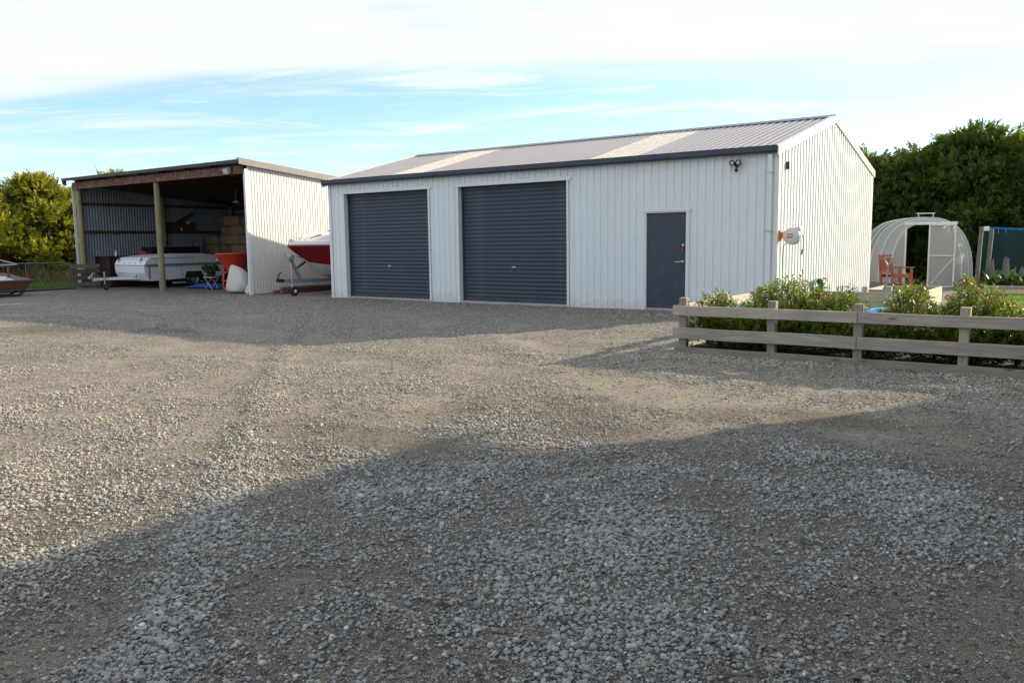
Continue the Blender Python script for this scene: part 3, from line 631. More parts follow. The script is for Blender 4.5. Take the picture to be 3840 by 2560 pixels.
MB().prism([(-.29, zt_(0)+.23), (-.12, zt_(0)+.21), (-.12, zt_(0)-.02), (-.24, zt_(0)+.02)], 'x', W_-.33, W_-.285).build('barge_end', M['zincroof'], barn)
B(W_+.05, -.02, -.09, -.03, 3.56, 3.80).build('front_beam', M['rustpaint'], barn)
B(W_+.05, -.02, DD-.12, DD-.06, 2.95, 3.17).build('back_beam', M['rafter'], barn)
B(-.03, .03, -.045, .05, .0, 3.66).build('corner_flashing', M['trim'], barn)
B(.0305, .045, -.04, .07, .0, 3.70).build('corner_flashing', M['trim'], barn)
B(W_-.06, W_-.03, -.07, .03, .0, 3.70).build('corner_flashing', M['trim'], barn)
for (px_, py_, hh) in ((W_+.16, .06, 3.7), (-4.72, .05, 3.66), (W_+.16, DD-.2, 3.1), (-4.9, DD-.2, 3.1), (-.16, DD-.2, 3.1), (W_+.16, DD*.5, 3.4)):
    MB().tube([(px_, py_, -.1), (px_+.005, py_, hh*.5), (px_, py_, hh)], [.105, .098, .088], 14).build('pole', M['pole'], barn, smooth=True)
for i in range(8):
    xx = W_+.3 + i*(-W_-.6)/7
    MB().prism([(-.02, zt_(0)+.165), (DD, zt_(DD)+.165), (DD, zt_(DD)-.03), (-.02, zt_(0)-.03)], 'x', xx-.025, xx+.025).build('rafter', M['rafter'], barn)
for j in range(6):
    yy = .35+j*1.1; B(W_+.05, -.05, yy-.035, yy+.035, zt_(yy)+.168, zt_(yy)+.186).build('purlin', M['rafter'], barn)
for zg in (1.98, 3.0):
    B(W_+.026, W_+.07, .2, DD-.1, zg, zg+.10).build('girt', M['girt'], barn)
    B(W_+.1, -.05, DD-.06, DD-.012, zg-.3, zg-.2).build('girt', M['girt'], barn)
    B(-.07, -.005, .1, DD-.1, zg, zg+.10).build('girt', M['girt'], barn)
bf = thing('floodlight', 'pale grey rectangular floodlight under the barn roof corner', 'floodlight', (BX-.55, BY-.12, 3.66))
MB().tube([(0.0, .03, .06), (.0, -.10, .05)], .015).build('bracket', M['galv'], bf)
fh = MB().prism([(-.12, -.09), (-.18, .05), (-.08, .10), (-.04, -.05)], 'x', -.13, .13).build('housing', M['galvl'], bf); MB().prism([(-.125, -.085), (-.182, .045), (-.187, .045), (-.130, -.085)], 'x', -.11, .11).build('lens', M['plankw'], fh)
cl_ = thing('ceiling_lamp', 'small white lamp hanging under the barn rafters', 'lamp', (-19.9, 2.4, 3.02))
MB().tube([(0, 0, 0), (0, 0, .4)], .012).build('stem', M['galv'], cl_); MB().lathe([(.01, .02), (.10, -.02), (.11, -.05), (.0, -.045)], (0, 0, 0), 'z', 16).build('lamp_shade', M['plankw'], cl_, smooth=True)

# ------------------------------------------------------------------ hay bales
def bale_mesh(seed):
    rg = np.random.default_rng(seed); bm = bmesh.new(); bmesh.ops.create_cube(bm, size=1)
    bmesh.ops.subdivide_edges(bm, edges=bm.edges, cuts=3, use_grid_fill=True)
    for v in bm.verts:
        p = np.array(v.co); q_ = np.abs(p)
        p = p*(1 - .05*(np.sort(q_)[1] > .45)) + rg.normal(size=3)*.018
        v.co = (p[0]*.90, p[1]*.46, p[2]*.37)
    me = bpy.data.meshes.new('hay_bale'); bm.to_mesh(me); bm.free(); me.materials.append(M['hay']); me.polygons.foreach_set('use_smooth', [True]*len(me.polygons)); return me
bales = [bale_mesh(s) for s in range(4)]
k = 0
for row in range(7):
    n = 7; sh = .22 if row % 2 else 0
    for c_ in range(n):
        xx = -25.05 + .93*c_ + sh
        if xx > -18.6 or (row == 6 and c_ < 1) or (row == 5 and c_ == 0): continue
        o = link('hay_bale', bales[k % 4], None, (xx, 4.75 + random.uniform(-.08, .08) + .07*row*(c_ < 2), .19 + row*.375), (random.uniform(-.03, .03), random.uniform(-.02, .02), random.uniform(-.05, .05)))
        tag(o, f"brown hay bale, {('first','second','third','fourth','fifth','sixth','seventh')[c_]} from left in the {('bottom','second','third','middle','fifth','sixth','top')[row]} row of the barn stack", 'hay bale', 'hay bales stacked in the barn'); k += 1

# ------------------------------------------------------------------ folding camper
cp = thing('folding_camper', 'white folding camper trailer parked nose out in the barn', 'camper', (-23.0, .05, 0), 0)
hw = .95
def csec(y, z0, z1, w0, w1, sl=0): return [(-w0, y, z0), (w0, y, z0), (w1, y, z1), (-w1, y, z1)]
# lower tub with raked front
tub = MB(); 
prof = [(.16, .28), (.02, .56), (0, .80), (3.25, .80), (3.25, .34), (2.6, .34), (2.55, .34), (.3, .26)]
tub.prism(prof, 'x', -hw, hw).build('tub', M['camper'], cp, bevel=.02)
lid = MB().prism([(.0, .82), (.10, 1.00), (.22, 1.09), (1.2, 1.19), (2.2, 1.20), (3.1, 1.12), (3.25, 1.0), (3.25, .82)], 'x', -hw-.02, hw+.02).build('lid', M['camper'], cp, bevel=.02)
B(hw+.0205, hw+.034, .12, 3.2, .775, .86).build('grey_strip', M['greytrim'], lid); B(hw+.021, hw+.028, .25, 2.0, 1.045, 1.065).build('grey_strip', M['greytrim'], lid)
for i in range(11):
    B(hw+.0205, hw+.032, .2+i*.28, .222+i*.28, .93, .955).build('stud', M['greytrim'], lid)
for i in range(5): B(-.7+i*.35, -.68+i*.35, -.022+.03, .01+.03, .90, .922).build('stud', M['greytrim'], lid)
for s in (-1, 1): MB().bar((s*.72, .02, .96), (s*.72, .10, 1.08), .03, .03).build('latch', M['black'], lid)
B(hw+.001, hw+.012, .18, .23, .34, .92).build('stay', M['greytrim'], cp)
B(hw+.001, hw+.01, 1.45, 1.46, .34, .79).build('seam', M['greytrim'], cp)
MB().prism([(1.55, .33), (1.65, .56), (2.25, .56), (2.35, .33)], 'x', hw-.02, hw+.006).build('wheel_arch', M['black'], cp)
for s in (-1, 1):
    wh = MB().lathe([(.16, -.09), (.25, -.09), (.275, -.06), (.275, .06), (.25, .09), (.16, .09)], (s*(hw-.075), 1.95, .275), 'x', 24).build('wheel', M['rubber'], cp, smooth=True)
    MB().lathe([(0, .07*s), (.08, .075*s), (.12, .05*s), (.165, .085*s)], (s*(hw-.075), 1.95, .275), 'x', 20).build('rim', M['galv'], wh, smooth=True)
MB().bar((-.02, -1.3, .37), (-.02, .4, .40), .08, .09).bar((-.5, .4, .38), (-.02, -.75, .37), .06, .08).bar((.5, .4, .38), (-.02, -.75, .37), .06, .08).build('drawbar', M['camper'], cp)
MB().tube([(-.02, -1.28, .42), (-.02, -1.42, .44)], [.05, .06], 10).tube([(-.02, -1.38, .46), (-.02, -1.3, .58), (-.02, -1.22, .60)], .018).build('coupling', M['galvl'], cp)
MB().tube([(.09, -.95, .16), (.09, -.95, .62)], .024).bar((.09, -.95, .16), (.09, -.92, .10), .04, .06).tube([(.03, -.95, .60), (.16, -.95, .62)], .01).build('jockey_leg', M['galvl'], cp)
jw = MB().lathe([(.04, -.035), (.09, -.035), (.105, -.02), (.105, .02), (.09, .035), (.04, .035)], (.09, -.92, .105), 'x', 20).build('jockey_wheel', M['rubber'], cp, smooth=True); MB().lathe([(0, -.03), (.05, -.03), (.05, .03), (0, .03)], (.09, -.92, .105), 'x', 14).build('rim', M['galv'], jw)
B(-.9, .9, .25, .29, .24, .33).build('chassis_rail', M['black'], cp); B(hw-.12, hw-.06, .3, 3.2, .24, .33).build('chassis_rail', M['black'], cp)
MB().bar((.45, -.02, .38), (.53, -.02, .48), .02, .02).build('handle', M['black'], cp)

# behind the camper
db = thing('dark_cabinet', 'dark maroon cabinet standing left of the white camper', 'cabinet', (-24.85, .1, 0))
B(-.5, .45, 0, 1.75, .02, 1.10).build('body', M['dred'], db, bevel=.02); B(-.52, .47, -.02, 1.77, 1.101, 1.13).build('top', M['dred'], db); B(-.5, .45, -.02, -.004, .5, .53).build('rail', M['rafter'], db)
bt = thing('bottle', 'small pale bottle on the dark maroon cabinet', 'bottle', (-24.6, .5, 1.13)); MB().lathe([(0, 0), (.045, 0), (.045, .13), (.018, .18), (.018, .21), (0, .21)], n=12).build('body', M['bagw'], bt, smooth=True); MB().lathe([(.019, .205), (.019, .235), (0, .235)], n=10).build('cap', M['plankw'], bt)
bk = thing('black_crate', 'long black open crate raised behind the white camper', 'crate', (-24.95, 1.95, 0))
for (x0, x1, y0, y1) in ((-.35, .35, -.03, 0), (-.35, .35, 2.0, 2.03), (-.35, -.32, 0, 2.0), (.32, .35, 0, 2.0)): B(x0, x1, y0, y1, 1.0, 1.45).build('side_panel', M['black'], bk)
B(-.32, .32, .001, 1.999, 1.0, 1.03).build('base', M['black'], bk); B(.30, .36, -.09, -.032, .0, 1.47).build('post', M['girt'], bk)
for xx in (.2, 1.8): B(-.3, .3, xx-.04, xx+.04, 0, .999).build('leg', M['girt'], bk)
rb = thing('red_bundle', 'small faded red bundle beside the black crate', 'bundle', (-24.7, 1.65, 1.13)); MB().lathe([(0, 0), (.16, .01), (.19, .08), (.13, .15), (0, .17)], n=14).build('wrap', M['pinkred'], rb, smooth=True); MB().tube([(-.05, 0, .16), (.05, 0, .2)], .02).build('knot', M['pinkred'], rb)
sh = thing('wall_board', 'dark timber board with odd parts fixed on the barn end wall', 'board', (BX2+.08, 3.0, 2.08))
B(0, .04, 0, 1.4, 0, .35).build('board', M['rafter'], sh); MB().bar((.03, .55, .30), (.03, 1.35, .72), .04, .12).build('brace', M['rafter'], sh); B(.041, .10, 1.0, 1.09, .28, .38).build('white_cap', M['plankw'], sh); B(.041, .08, .72, .79, .02, .12).build('knob', M['bagw'], sh)

# fertiliser spreader
sp = thing('fertiliser_spreader', 'orange red cone fertiliser spreader on a tubular stand', 'spreader', (-18.55, 1.25, 0))
cone = MB().lathe([(.60, 1.20), (.625, 1.22), (.635, 1.19), (.615, 1.17), (.17, .50), (.15, .38), (.13, .38), (.15, .52), (.595, 1.17), (.60, 1.20)], n=36).build('hopper', M['spred'], sp, smooth=True)
B(-.5, -.42, -.37, -.33, .98, 1.04).build('badge', M['galvl'], cone)
fr_ = MB()
for s in (-.22, .22):
    fr_.tube([(s, -.32, .06), (s, -.33, .45), (s*.9, -.28, .58), (s*.6, -.1, .60), (s*.6, .2, .55)], .035, 10)
fr_.tube([(-.22, -.32, .06), (-.12, -.34, .02), (.12, -.34, .02), (.22, -.32, .06)], .035, 10).tube([(-.22, -.33, .30), (.22, -.33, .30)], .03, 10); fr_.build('stand', M['spred'], sp, smooth=True)
MB().box(-.12, .12, -.28, .0, .12, .42).tube([(-.2, -.2, .35), (.2, -.2, .35)], .04).build('gearbox', M['black'], sp, bevel=.02)
MB().lathe([(0, .34), (.24, .34), (.25, .36), (0, .37)], n=20).build('spinner_disc', M['galv'], sp)
sb = thing('fabric_sack', 'big slumped white woven sack at the barn corner', 'sack', (-17.0, .25, 0))
rg = np.random.default_rng(4); secs = []
for i, (z, rx, ry, ox) in enumerate([(.0, .40, .30, 0), (.06, .47, .36, 0), (.22, .49, .36, .02), (.40, .45, .33, .03), (.56, .40, .28, .0), (.70, .34, .2, -.05), (.80, .26, .12, -.10), (.84, .2, .05, -.14)]):
    secs.append([(ox + rx*math.cos(t_)*(1+.05*math.sin(5*t_+i*1.3)), ry*math.sin(t_)*(1+.07*math.sin(4*t_-i)), z + .05*math.cos(t_*1.0+2.6)*(i/7)) for t_ in np.linspace(0, 2*PI, 33)[:-1]])
body = MB().loft(secs).build('bag_body', M['bagw'], sb, smooth=True)
md = body.modifiers.new('s', 'SUBSURF'); md.levels = md.render_levels = 1
MB().tube([(-.3, -.05, .82), (-.15, -.1, .86), (0, -.08, .80)], .018).build('lifting_loop', M['bagw'], sb)
pk = thing('leaning_board', 'pale narrow board leaning beside the white sack', 'board', (-16.42, .1, 0))
MB().bar((-.05, 0, .0), (.42, .22, .98), .16, .03, (0, 1, 0)).build('plank', M['plankw'], pk, bevel=.006); MB().bar((-.028, .012, .05), (.39, .205, .93), .015, .036, (0, 1, 0)).build('groove', M['galv'], pk)
rk = thing('red_tank', 'faded red plastic tank behind the white sack', 'tank', (-16.6, 1.1, 0)); MB().box(-.55, .45, -.3, .3, .12, .82).build('tank_body', M['pinkred'], rk, bevel=.06); B(-.5, .4, -.25, .25, 0, .119).build('base', M['black'], rk); MB().lathe([(.08, .82), (.08, .87), (0, .88)], n=14).build('cap', M['black'], rk)
tb = thing('blue_tarpaulin', 'crumpled bright blue tarpaulin on the barn floor', 'tarpaulin', (-20.4, 1.5, 0))
gx_, gy_ = np.meshgrid(np.linspace(-1.1, 1.1, 40), np.linspace(-.5, .5, 20)); hz = (.03 + .24*fbm(gx_*2.2+3, gy_*3+1, 4)*np.clip(1-(gx_/1.15)**2, 0, 1)*np.clip(1-(gy_/.55)**2, 0, 1))
ii = np.arange(800).reshape(20, 40); Fq = np.stack([ii[:-1, :-1], ii[:-1, 1:], ii[1:, 1:], ii[1:, :-1]], -1).reshape(-1, 4)
link('sheet', pts_mesh('sheet', np.stack([gx_, gy_, hz], -1).reshape(-1, 3), Fq, [M['tarpb']], smooth=True), tb)
fs = thing('folding_stool', 'white folding wire stool carrying a leafy pot plant', 'stool', (-19.55, 1.0, 0))
for s in (-1, 1):
    for yy in (-.13, .13): MB().tube([(s*.20, yy, 0), (-s*.20, yy, .40)], .011).build('leg', M['galvl'], fs)
B(-.22, .22, -.16, .16, .40, .42).build('seat', M['plankw'], fs)
pp = thing('pot_plant', 'dark green leafy pot plant on the folding stool', 'plant', (-19.55, 1.0, .42))
MB().lathe([(0, 0), (.12, 0), (.15, .18), (.13, .18), (0, .16)], n=16).build('pot', M['black'], pp)

# ------------------------------------------------------------------ foliage tools
def basis(d):
    d = d/np.linalg.norm(d, axis=1)[:, None]; up = np.zeros_like(d); up[:, 2] = 1
    bad = np.abs(d[:, 2]) > .95; up[bad] = (1, 0, 0)
    a = np.cross(d, up); a /= np.linalg.norm(a, axis=1)[:, None]; b_ = np.cross(a, d); return d, a, b_
def place(template, tris, pos, d, size, roll, rg, tip_t=None, bend=0):
    """template (k,3) along +x; copies to pos with direction d"""
    d, a, b_ = basis(d); cr, sr = np.cos(roll)[:, None], np.sin(roll)[:, None]
    a, b_ = a*cr + b_*sr, -a*sr + b_*cr
    T = template[None]*size[:, None, None] if size.ndim == 1 else template[None]*size[:, None, :]
    V = pos[:, None] + T[..., 0:1]*d[:, None] + T[..., 1:2]*a[:, None] + T[..., 2:3]*b_[:, None]
    n, k = V.shape[:2]; F = (tris[None] + (np.arange(n)*k)[:, None, None]).reshape(-1, tris.shape[1])
    return V.reshape(-1, 3), F
def spray_template(rg, nl=10):
    V = []; F = []; tip = []
    for i in range(nl):
        f = i/(nl-1); x = f*.8; side = 1 if i % 2 else -1; L_ = (.42*(1-.55*f)+.06)*rg.uniform(.8, 1.2); ang = rg.uniform(.35, .8)*side if i < nl-1 else 0
        wd = .085*(1-.3*f); dz = rg.uniform(-.14, .14)
        dx, dy = math.cos(ang), math.sin(ang); o = len(V)
        V += [(x, 0, 0), (x+dx*L_*.5-dy*wd, dy*L_*.5+dx*wd, dz*.5+.03), (x+dx*L_, dy*L_, dz), (x+dx*L_*.5+dy*wd, dy*L_*.5-dx*wd, dz*.5-.03)]
        F += [(o, o+1, o+2), (o, o+2, o+3)]; tip += [.1*f, .35*f+.1, min(1, .55+.45*f), .35*f+.1]
    return np.array(V), np.array(F), np.array(tip)
def conifer(label, x, y, H, R, seed, n, m, group=None, shape='cone', base=.0, squash=1.0, tipk=1.0):
    rg = np.random.default_rng(seed); T = thing('conifer_tree', label, 'tree', (x, y, 0), 0, group)
    tr_ = MB().tube([(0, 0, -.1), (.05, .03, H*.35), (-.04, 0, H*.7), (0, 0, H*.93)], [.17, .14, .08, .02], 10)
    tr_.build('trunk', M['bark'], T, smooth=True)
    lim = MB()
    for j in range(22):
        z = H*rg.uniform(.08, .85); th = rg.uniform(0, 6.28); r_ = R*(1-(z/H)**1.6)*.8+.1
        lim.tube([(0, 0, z), (r_*.5*math.cos(th), r_*.5*squash*math.sin(th), z+.12*r_), (r_*math.cos(th), r_*squash*math.sin(th), z+.32*r_)], [.045, .03, .01], 6)
    lim.build('limb', M['bark'], T)
    # crown made of many drooping branch masses, each a cloud of flat sprays
    nb = int(150*(R*H/8)**.8); zb = H*(base + (1-base)*rg.random(nb)**1.15); th = rg.uniform(0, 2*PI, nb)
    prof = (lambda f: np.clip(1-f**2.2, 0, 1)**.75*(.82+.18*np.minimum(1, f*6))) if shape == 'cone' else (lambda f: np.clip(1-f**6, 0, 1)**.5)
    rp_ = R*prof(zb/H)*(.70+.42*rg.random(nb))
    bc = np.stack([rp_*np.cos(th), rp_*squash*np.sin(th), zb], 1)
    br = rg.uniform(.22, .48, nb)*(R/1.8)**.5
    per = rg.choice(nb, n, p=br**2/np.sum(br**2)); u = rg.normal(size=(n, 3)); u /= np.linalg.norm(u, axis=1)[:, None]
    rad = br[per]*(.45+.6*rg.random(n)); pos = bc[per] + u*rad[:, None]*np.array([1.15, 1.15, .75])
    # inner filler
    ni = n//3; zi = H*.94*rg.random(ni)**1.1; ti = rg.uniform(0, 2*PI, ni); ri = R*prof(zi/H)*np.sqrt(rg.random(ni))*.85
    pos = np.concatenate([pos, np.stack([ri*np.cos(ti), ri*squash*np.sin(ti), zi], 1)])
    outw = pos*np.array([1, 1, 0]); outw /= (np.linalg.norm(outw, axis=1)[:, None]+.05)
    d = np.concatenate([u*.6, rg.normal(size=(ni, 3))*.4]) + outw*.7 + np.array([0, 0, .55]) + rg.normal(size=(n+ni, 3))*.25
    keep = pos[:, 2] > .02; pos, d = pos[keep], d[keep]; depth = np.concatenate([np.zeros(n), np.ones(ni)])[keep]
    brand = np.concatenate([rg.random(nb)[per], rg.random(ni)*.3])[keep]
    Vs, Fs, vr, tp_ = [], [], [], []; o = 0
    tt = rg.integers(0, 4, len(pos))
    for k_ in range(4):
        tv, tf, tipv = spray_template(np.random.default_rng(50+k_), 9); s_ = tt == k_; c_ = int(s_.sum())
        V, F = place(tv, tf, pos[s_], d[s_], rg.uniform(.20, .42, c_)*(1+.25*depth[s_]), rg.uniform(0, 6.28, c_), rg)
        Vs.append(V); Fs.append(F+o); o += len(V); vr.append(np.repeat(np.clip(brand[s_]*.6+rg.random(c_)*.4, 0, 1), len(tv))); tp_.append((tipv[None]*(rg.random(c_)**1.3*tipk*(1-.8*depth[s_]))[:, None]).ravel())
    # whip-like leader tips
    nt_ = 46; zt2 = H*rg.uniform(.90, 1.0, nt_); tht = rg.uniform(0, 6.28, nt_); rt = R*.4*rg.random(nt_)
    tv, tf, tipv = spray_template(np.random.default_rng(77), 14)
    V, F = place(tv*np.array([1.6, .55, .55]), tf, np.stack([rt*np.cos(tht), rt*squash*np.sin(tht), zt2-.15], 1), np.stack([.3*np.cos(tht), .3*np.sin(tht), np.ones(nt_)], 1), rg.uniform(.16, .42, nt_), rg.uniform(0, 6.28, nt_), rg)
    Vs.append(V); Fs.append(F+o); vr.append(np.full(len(V), .7)); tp_.append(np.tile(tipv, nt_)*.6)
    link('crown', pts_mesh('crown', np.concatenate(Vs), np.concatenate(Fs), [m], np.concatenate(vr), np.concatenate(tp_)), T); return T
M['macro'] = leafmat('golden_macrocarpa', (.055, .085, .012), (.17, .20, .026), (.50, .45, .055), .38)
M['dmacro'] = leafmat('green_macrocarpa', (.03, .058, .014), (.095, .15, .03), (.26, .30, .07), .40)
GL = 'golden conifers beyond the farm gate'
for a_ in (('tall golden conifer with a pointed crown left of the barn', -31.2, .8, 4.2, 2.2, 1, 8000), ('bushy golden conifer partly cut off by the left picture edge', -31.6, -1.7, 4.2, 2.3, 2, 7500), ('golden conifer whose crown touches the barn roof edge', -30.6, 3.0, 4.0, 1.7, 3, 6000), ('low golden conifer outside the far left picture edge', -33.0, -5.6, 4.0, 2.2, 4, 2500), ('golden conifer mostly hidden behind the barn, tip above its roof', -33.5, 5.6, 4.8, 1.7, 5, 3000)):
    conifer(a_[0], *a_[1:7], M['macro'], GL) if False else conifer(a_[0], a_[1], a_[2], a_[3], a_[4], a_[5], a_[6], M['macro'], GL, tipk=1.7)
GR = 'dark conifer hedge trees behind the greenhouse'
for a_ in (('dark green conifer just right of the shed gable', -2.2, 16.3, 4.2, 1.7, 11, 6500), ('dark green conifer left of centre behind the greenhouse', -.5, 16.6, 4.3, 1.7, 12, 6500), ('tallest dark green conifer, behind the greenhouse door', 1.35, 16.2, 4.85, 1.7, 13, 7000), ('dark green conifer at the right picture edge above the clothesline', 2.85, 16.4, 4.4, 1.5, 14, 6500), ('dark green conifer hidden behind the shed', -4.2, 16.6, 4.4, 1.7, 15, 2500)):
    conifer(a_[0], a_[1], a_[2], a_[3], a_[4], a_[5], a_[6], M['dmacro'], GR, shape='col', squash=.9, tipk=1.0)
# leafy pot plant crown
def leaf_t(wd=.32): return np.array([(0, 0, 0), (.35, wd*.5, .05), (.7, wd*.42, .02), (1, 0, -.06), (.7, -wd*.42, .02), (.35, -wd*.5, .05), (.5, 0, -.03)]), np.array([(0, 6, 1), (1, 6, 2), (2, 6, 3), (3, 6, 4), (4, 6, 5), (5, 6, 0)])
rg = np.random.default_rng(9); n = 160; u = rg.normal(size=(n, 3)); u[:, 2] = np.abs(u[:, 2]); u /= np.linalg.norm(u, axis=1)[:, None]
lv, lf = leaf_t(.6); V, F = place(lv, lf, u*np.array([.26, .2, .16])*rg.uniform(.5, 1, n)[:, None]+np.array([0, 0, .2]), u+rg.normal(size=(n, 3))*.4, rg.uniform(.09, .17, n), rg.uniform(0, 6.28, n), rg)
link('foliage', pts_mesh('foliage', V, F, [M['potgreen']], np.repeat(rg.random(n), len(lv)), np.zeros(len(V))), pp)

# ------------------------------------------------------------------ boat and trailer
tl = thing('boat_trailer', 'galvanised boat trailer with winch post and jockey wheel', 'trailer', (-13.93, -.3, 0))
MB().bar((0, -.22, .44), (0, 5.2, .38), .075, .10).bar((0, .9, .33), (-.75, 2.2, .33), .06, .08).bar((0, .9, .33), (.75, 2.2, .33), .06, .08).bar((-.75, 2.2, .33), (-.75, 5.4, .33), .06, .08).bar((.75, 2.2, .33), (.75, 5.4, .33), .06, .08).build('chassis', M['galv'], tl, bevel=.006)
MB().tube([(0, -.42, .47), (0, -.2, .46)], [.055, .05], 10).tube([(0, -.38, .50), (0, -.34, .64), (0, -.26, .70)], .02).tube([(0, -.42, .42), (.05, -.46, .5), (.02, -.43, .62), (-.03, -.36, .66)], .008, 6).build('coupling', M['black'], tl, smooth=True)
MB().bar((0, .42, .46), (0, .1, 1.04), .08, .07).build('winch_post', M['galv'], tl)
MB().bar((0, .25, .78), (0, .62, .98), .06, .06).build('bow_support', M['black'], tl)
MB().lathe([(0, -.08), (.085, -.07), (.085, .07), (0, .08)], (0, .10, 1.10), 'x', 18).tube([(-.08, .1, 1.1), (-.16, .06, 1.1), (-.16, .02, 1.24)], .012).box(-.05, .05, .0, .18, 1.02, 1.12).build('winch', M['galv'], tl)
MB().tube([(.02, .28, 1.14), (.02, .6, 1.06)], .012).build('winch_strap', M['pinkred'], tl)
MB().tube([(.0, .06, .46), (0, .22, .72)], .012).build('brace', M['galv'], tl)
MB().tube([(.085, .04, .16), (.085, .04, .88)], [.026]*2, 10).tube([(.085, .04, .88), (.085, .04, .93)], .02).tube([(.085, .04, .92), (.085, .0, .97)], .014).bar((.085, .04, .24), (.085, .09, .10), .05, .06).build('jockey_leg', M['galvl'], tl)
jw = MB().lathe([(.05, -.04), (.12, -.045), (.142, -.025), (.142, .025), (.12, .045), (.05, .04)], (.10, .10, .142), 'x', 22).build('jockey_wheel', M['rubber'], tl, smooth=True); MB().lathe([(0, .05), (.03, .052), (.07, .03), (.07, -.03), (0, -.05)], (.10, .10, .142), 'x', 16).build('rim', M['plankw'], jw, smooth=True)
for s in (-1, 1):
    wh = MB().lathe([(.17, -.09), (.27, -.09), (.30, -.06), (.30, .06), (.27, .09), (.17, .09)], (s*.98, 3.6, .30), 'x', 24).build('wheel', M['rubber'], tl, smooth=True); MB().lathe([(0, .05*s), (.10, .06*s), (.175, .09*s)], (s*.98, 3.6, .30), 'x', 20).build('rim', M['galvl'], wh, smooth=True)
bo = thing('motor_boat', 'red and white motor boat on its trailer between shed and barn', 'boat', (-13.93, -.3, 0))
# stations: y, half beam at gunwale, half beam at chine, keel z, chine z, gunwale z
ST = [(.03, .02, .006, 1.385, 1.388, 1.44), (.22, .26, .012, 1.255, 1.26, 1.44), (.45, .45, .02, 1.105, 1.11, 1.44), (.70, .60, .07, .93, .955, 1.435), (.9, .69, .26, .74, .91, 1.432), (1.15, .78, .46, .56, .87, 1.43), (1.6, .92, .66, .46, .82, 1.425), (2.4, 1.0, .78, .45, .75, 1.42), (4.9, 1.0, .80, .46, .74, 1.40)]
def hull_sec(k0, k1):
    return [[(-s[1], s[0], s[5]) if k1 == 'g' else None] for s in ST]
for nm, mm, fn in (('hull_bottom', M['hullw'], lambda s: [(-s[2], s[0], s[4]), (-s[2]*.5, s[0], (s[3]*.6+s[4]*.4)-.02), (0, s[0], s[3]), (s[2]*.5, s[0], (s[3]*.6+s[4]*.4)-.02), (s[2], s[0], s[4])]),
                   ('hull_side', M['gelred'], lambda s: [(s[2], s[0], s[4]), ((s[2]+s[1])*.5, s[0], (s[4]+s[5])*.5-.02), (s[1], s[0], s[5]-.035)]),
                   ('hull_side', M['gelred'], lambda s: [(-s[1], s[0], s[5]-.035), (-(s[2]+s[1])*.5, s[0], (s[4]+s[5])*.5-.02), (-s[2], s[0], s[4])]),
                   ('rub_rail', M['black'], lambda s: [(s[1], s[0]-.012, s[5]-.035), (s[1]+.018, s[0]-.012, s[5]-.02), (s[1], s[0]-.012, s[5])]),
                   ('rub_rail', M['black'], lambda s: [(-s[1], s[0]-.012, s[5]), (-s[1]-.018, s[0]-.012, s[5]-.02), (-s[1], s[0]-.012, s[5]-.035)]),
                   ('red_stripe', M['pinkred'], lambda s: [(s[1]+.002, s[0]-.01, s[5]), (s[1]+.002, s[0]-.01, s[5]+.03)]),
                   ('deck_side', M['gelw'], lambda s: [(s[1], s[0], s[5]+.03), (s[1]-.01, s[0]+.02, s[5]+.12), (s[1]*.93, s[0]+.05, s[5]+.13)]),
                   ('deck_side', M['gelw'], lambda s: [(-s[1]*.93, s[0]+.05, s[5]+.13), (-s[1]+.01, s[0]+.02, s[5]+.12), (-s[1], s[0], s[5])])):
    MB().loft([fn(s) for s in ST], closed=False, cap=False).build(nm, mm, bo, smooth=True)
MB().loft([[(-s[1]*.93, s[0]+.05, s[5]+.13), (-s[1]*.5, s[0]+.05, s[5]+.145), (0, s[0]+.05, s[5]+.15), (s[1]*.5, s[0]+.05, s[5]+.145), (s[1]*.93, s[0]+.05, s[5]+.13)] for s in ST], closed=False, cap=False).build('fore_deck', M['gelw'], bo, smooth=True)
cab = MB().loft([[(-.25*k_, y_, 1.57), (-.22*k_, y_+.02, z_), (0, y_+.02, z_+.02), (.22*k_, y_+.02, z_), (.25*k_, y_, 1.57)] for y_, z_, k_ in ((.62, 1.58, 1.2), (1.05, 1.74, 2.2), (1.5, 1.82, 2.9), (2.2, 1.86, 3.2), (2.25, 1.57, 3.2))], closed=False, cap=False).build('cabin_top', M['gelw'], bo, smooth=True)
MB().add([(.10, .68, 1.605), (.42, 1.02, 1.71), (.20, 1.05, 1.765), (-.16, .72, 1.625)], [(0, 1, 2, 3)]).add([(.10, .68, 1.59), (.42, 1.02, 1.69), (.20, 1.05, 1.74), (-.16, .72, 1.60)], [(3, 2, 1, 0)]).build('hatch_window', M['hatch'], cab)
MB().tube([(.45, 2.2, 1.85), (.45, 2.5, 2.15), (-.45, 2.5, 2.15), (-.45, 2.2, 1.85)], .012).add([(.6, 2.0, 1.86), (.5, 2.45, 2.1), (-.5, 2.45, 2.1), (-.6, 2.0, 1.86)], [(0, 1, 2, 3)]).build('windscreen', M['hatch'], bo)
MB().box(-.07, .07, .10, .3, 1.575, 1.60).tube([(-.05, .14, 1.61), (.05, .14, 1.61)], .025).build('bow_roller', M['steel'], bo)
MB().tube([(.0, .44, 1.59), (.0, .44, 1.66)], .012).tube([(-.07, .44, 1.66), (.07, .44, 1.66)], .012).build('cleat', M['steel'], bo)
MB().lathe([(0, -.01), (.022, -.01), (.022, .03), (0, .03)], (.12, .44, 1.06), 'x', 12).build('bow_eye', M['steel'], bo)
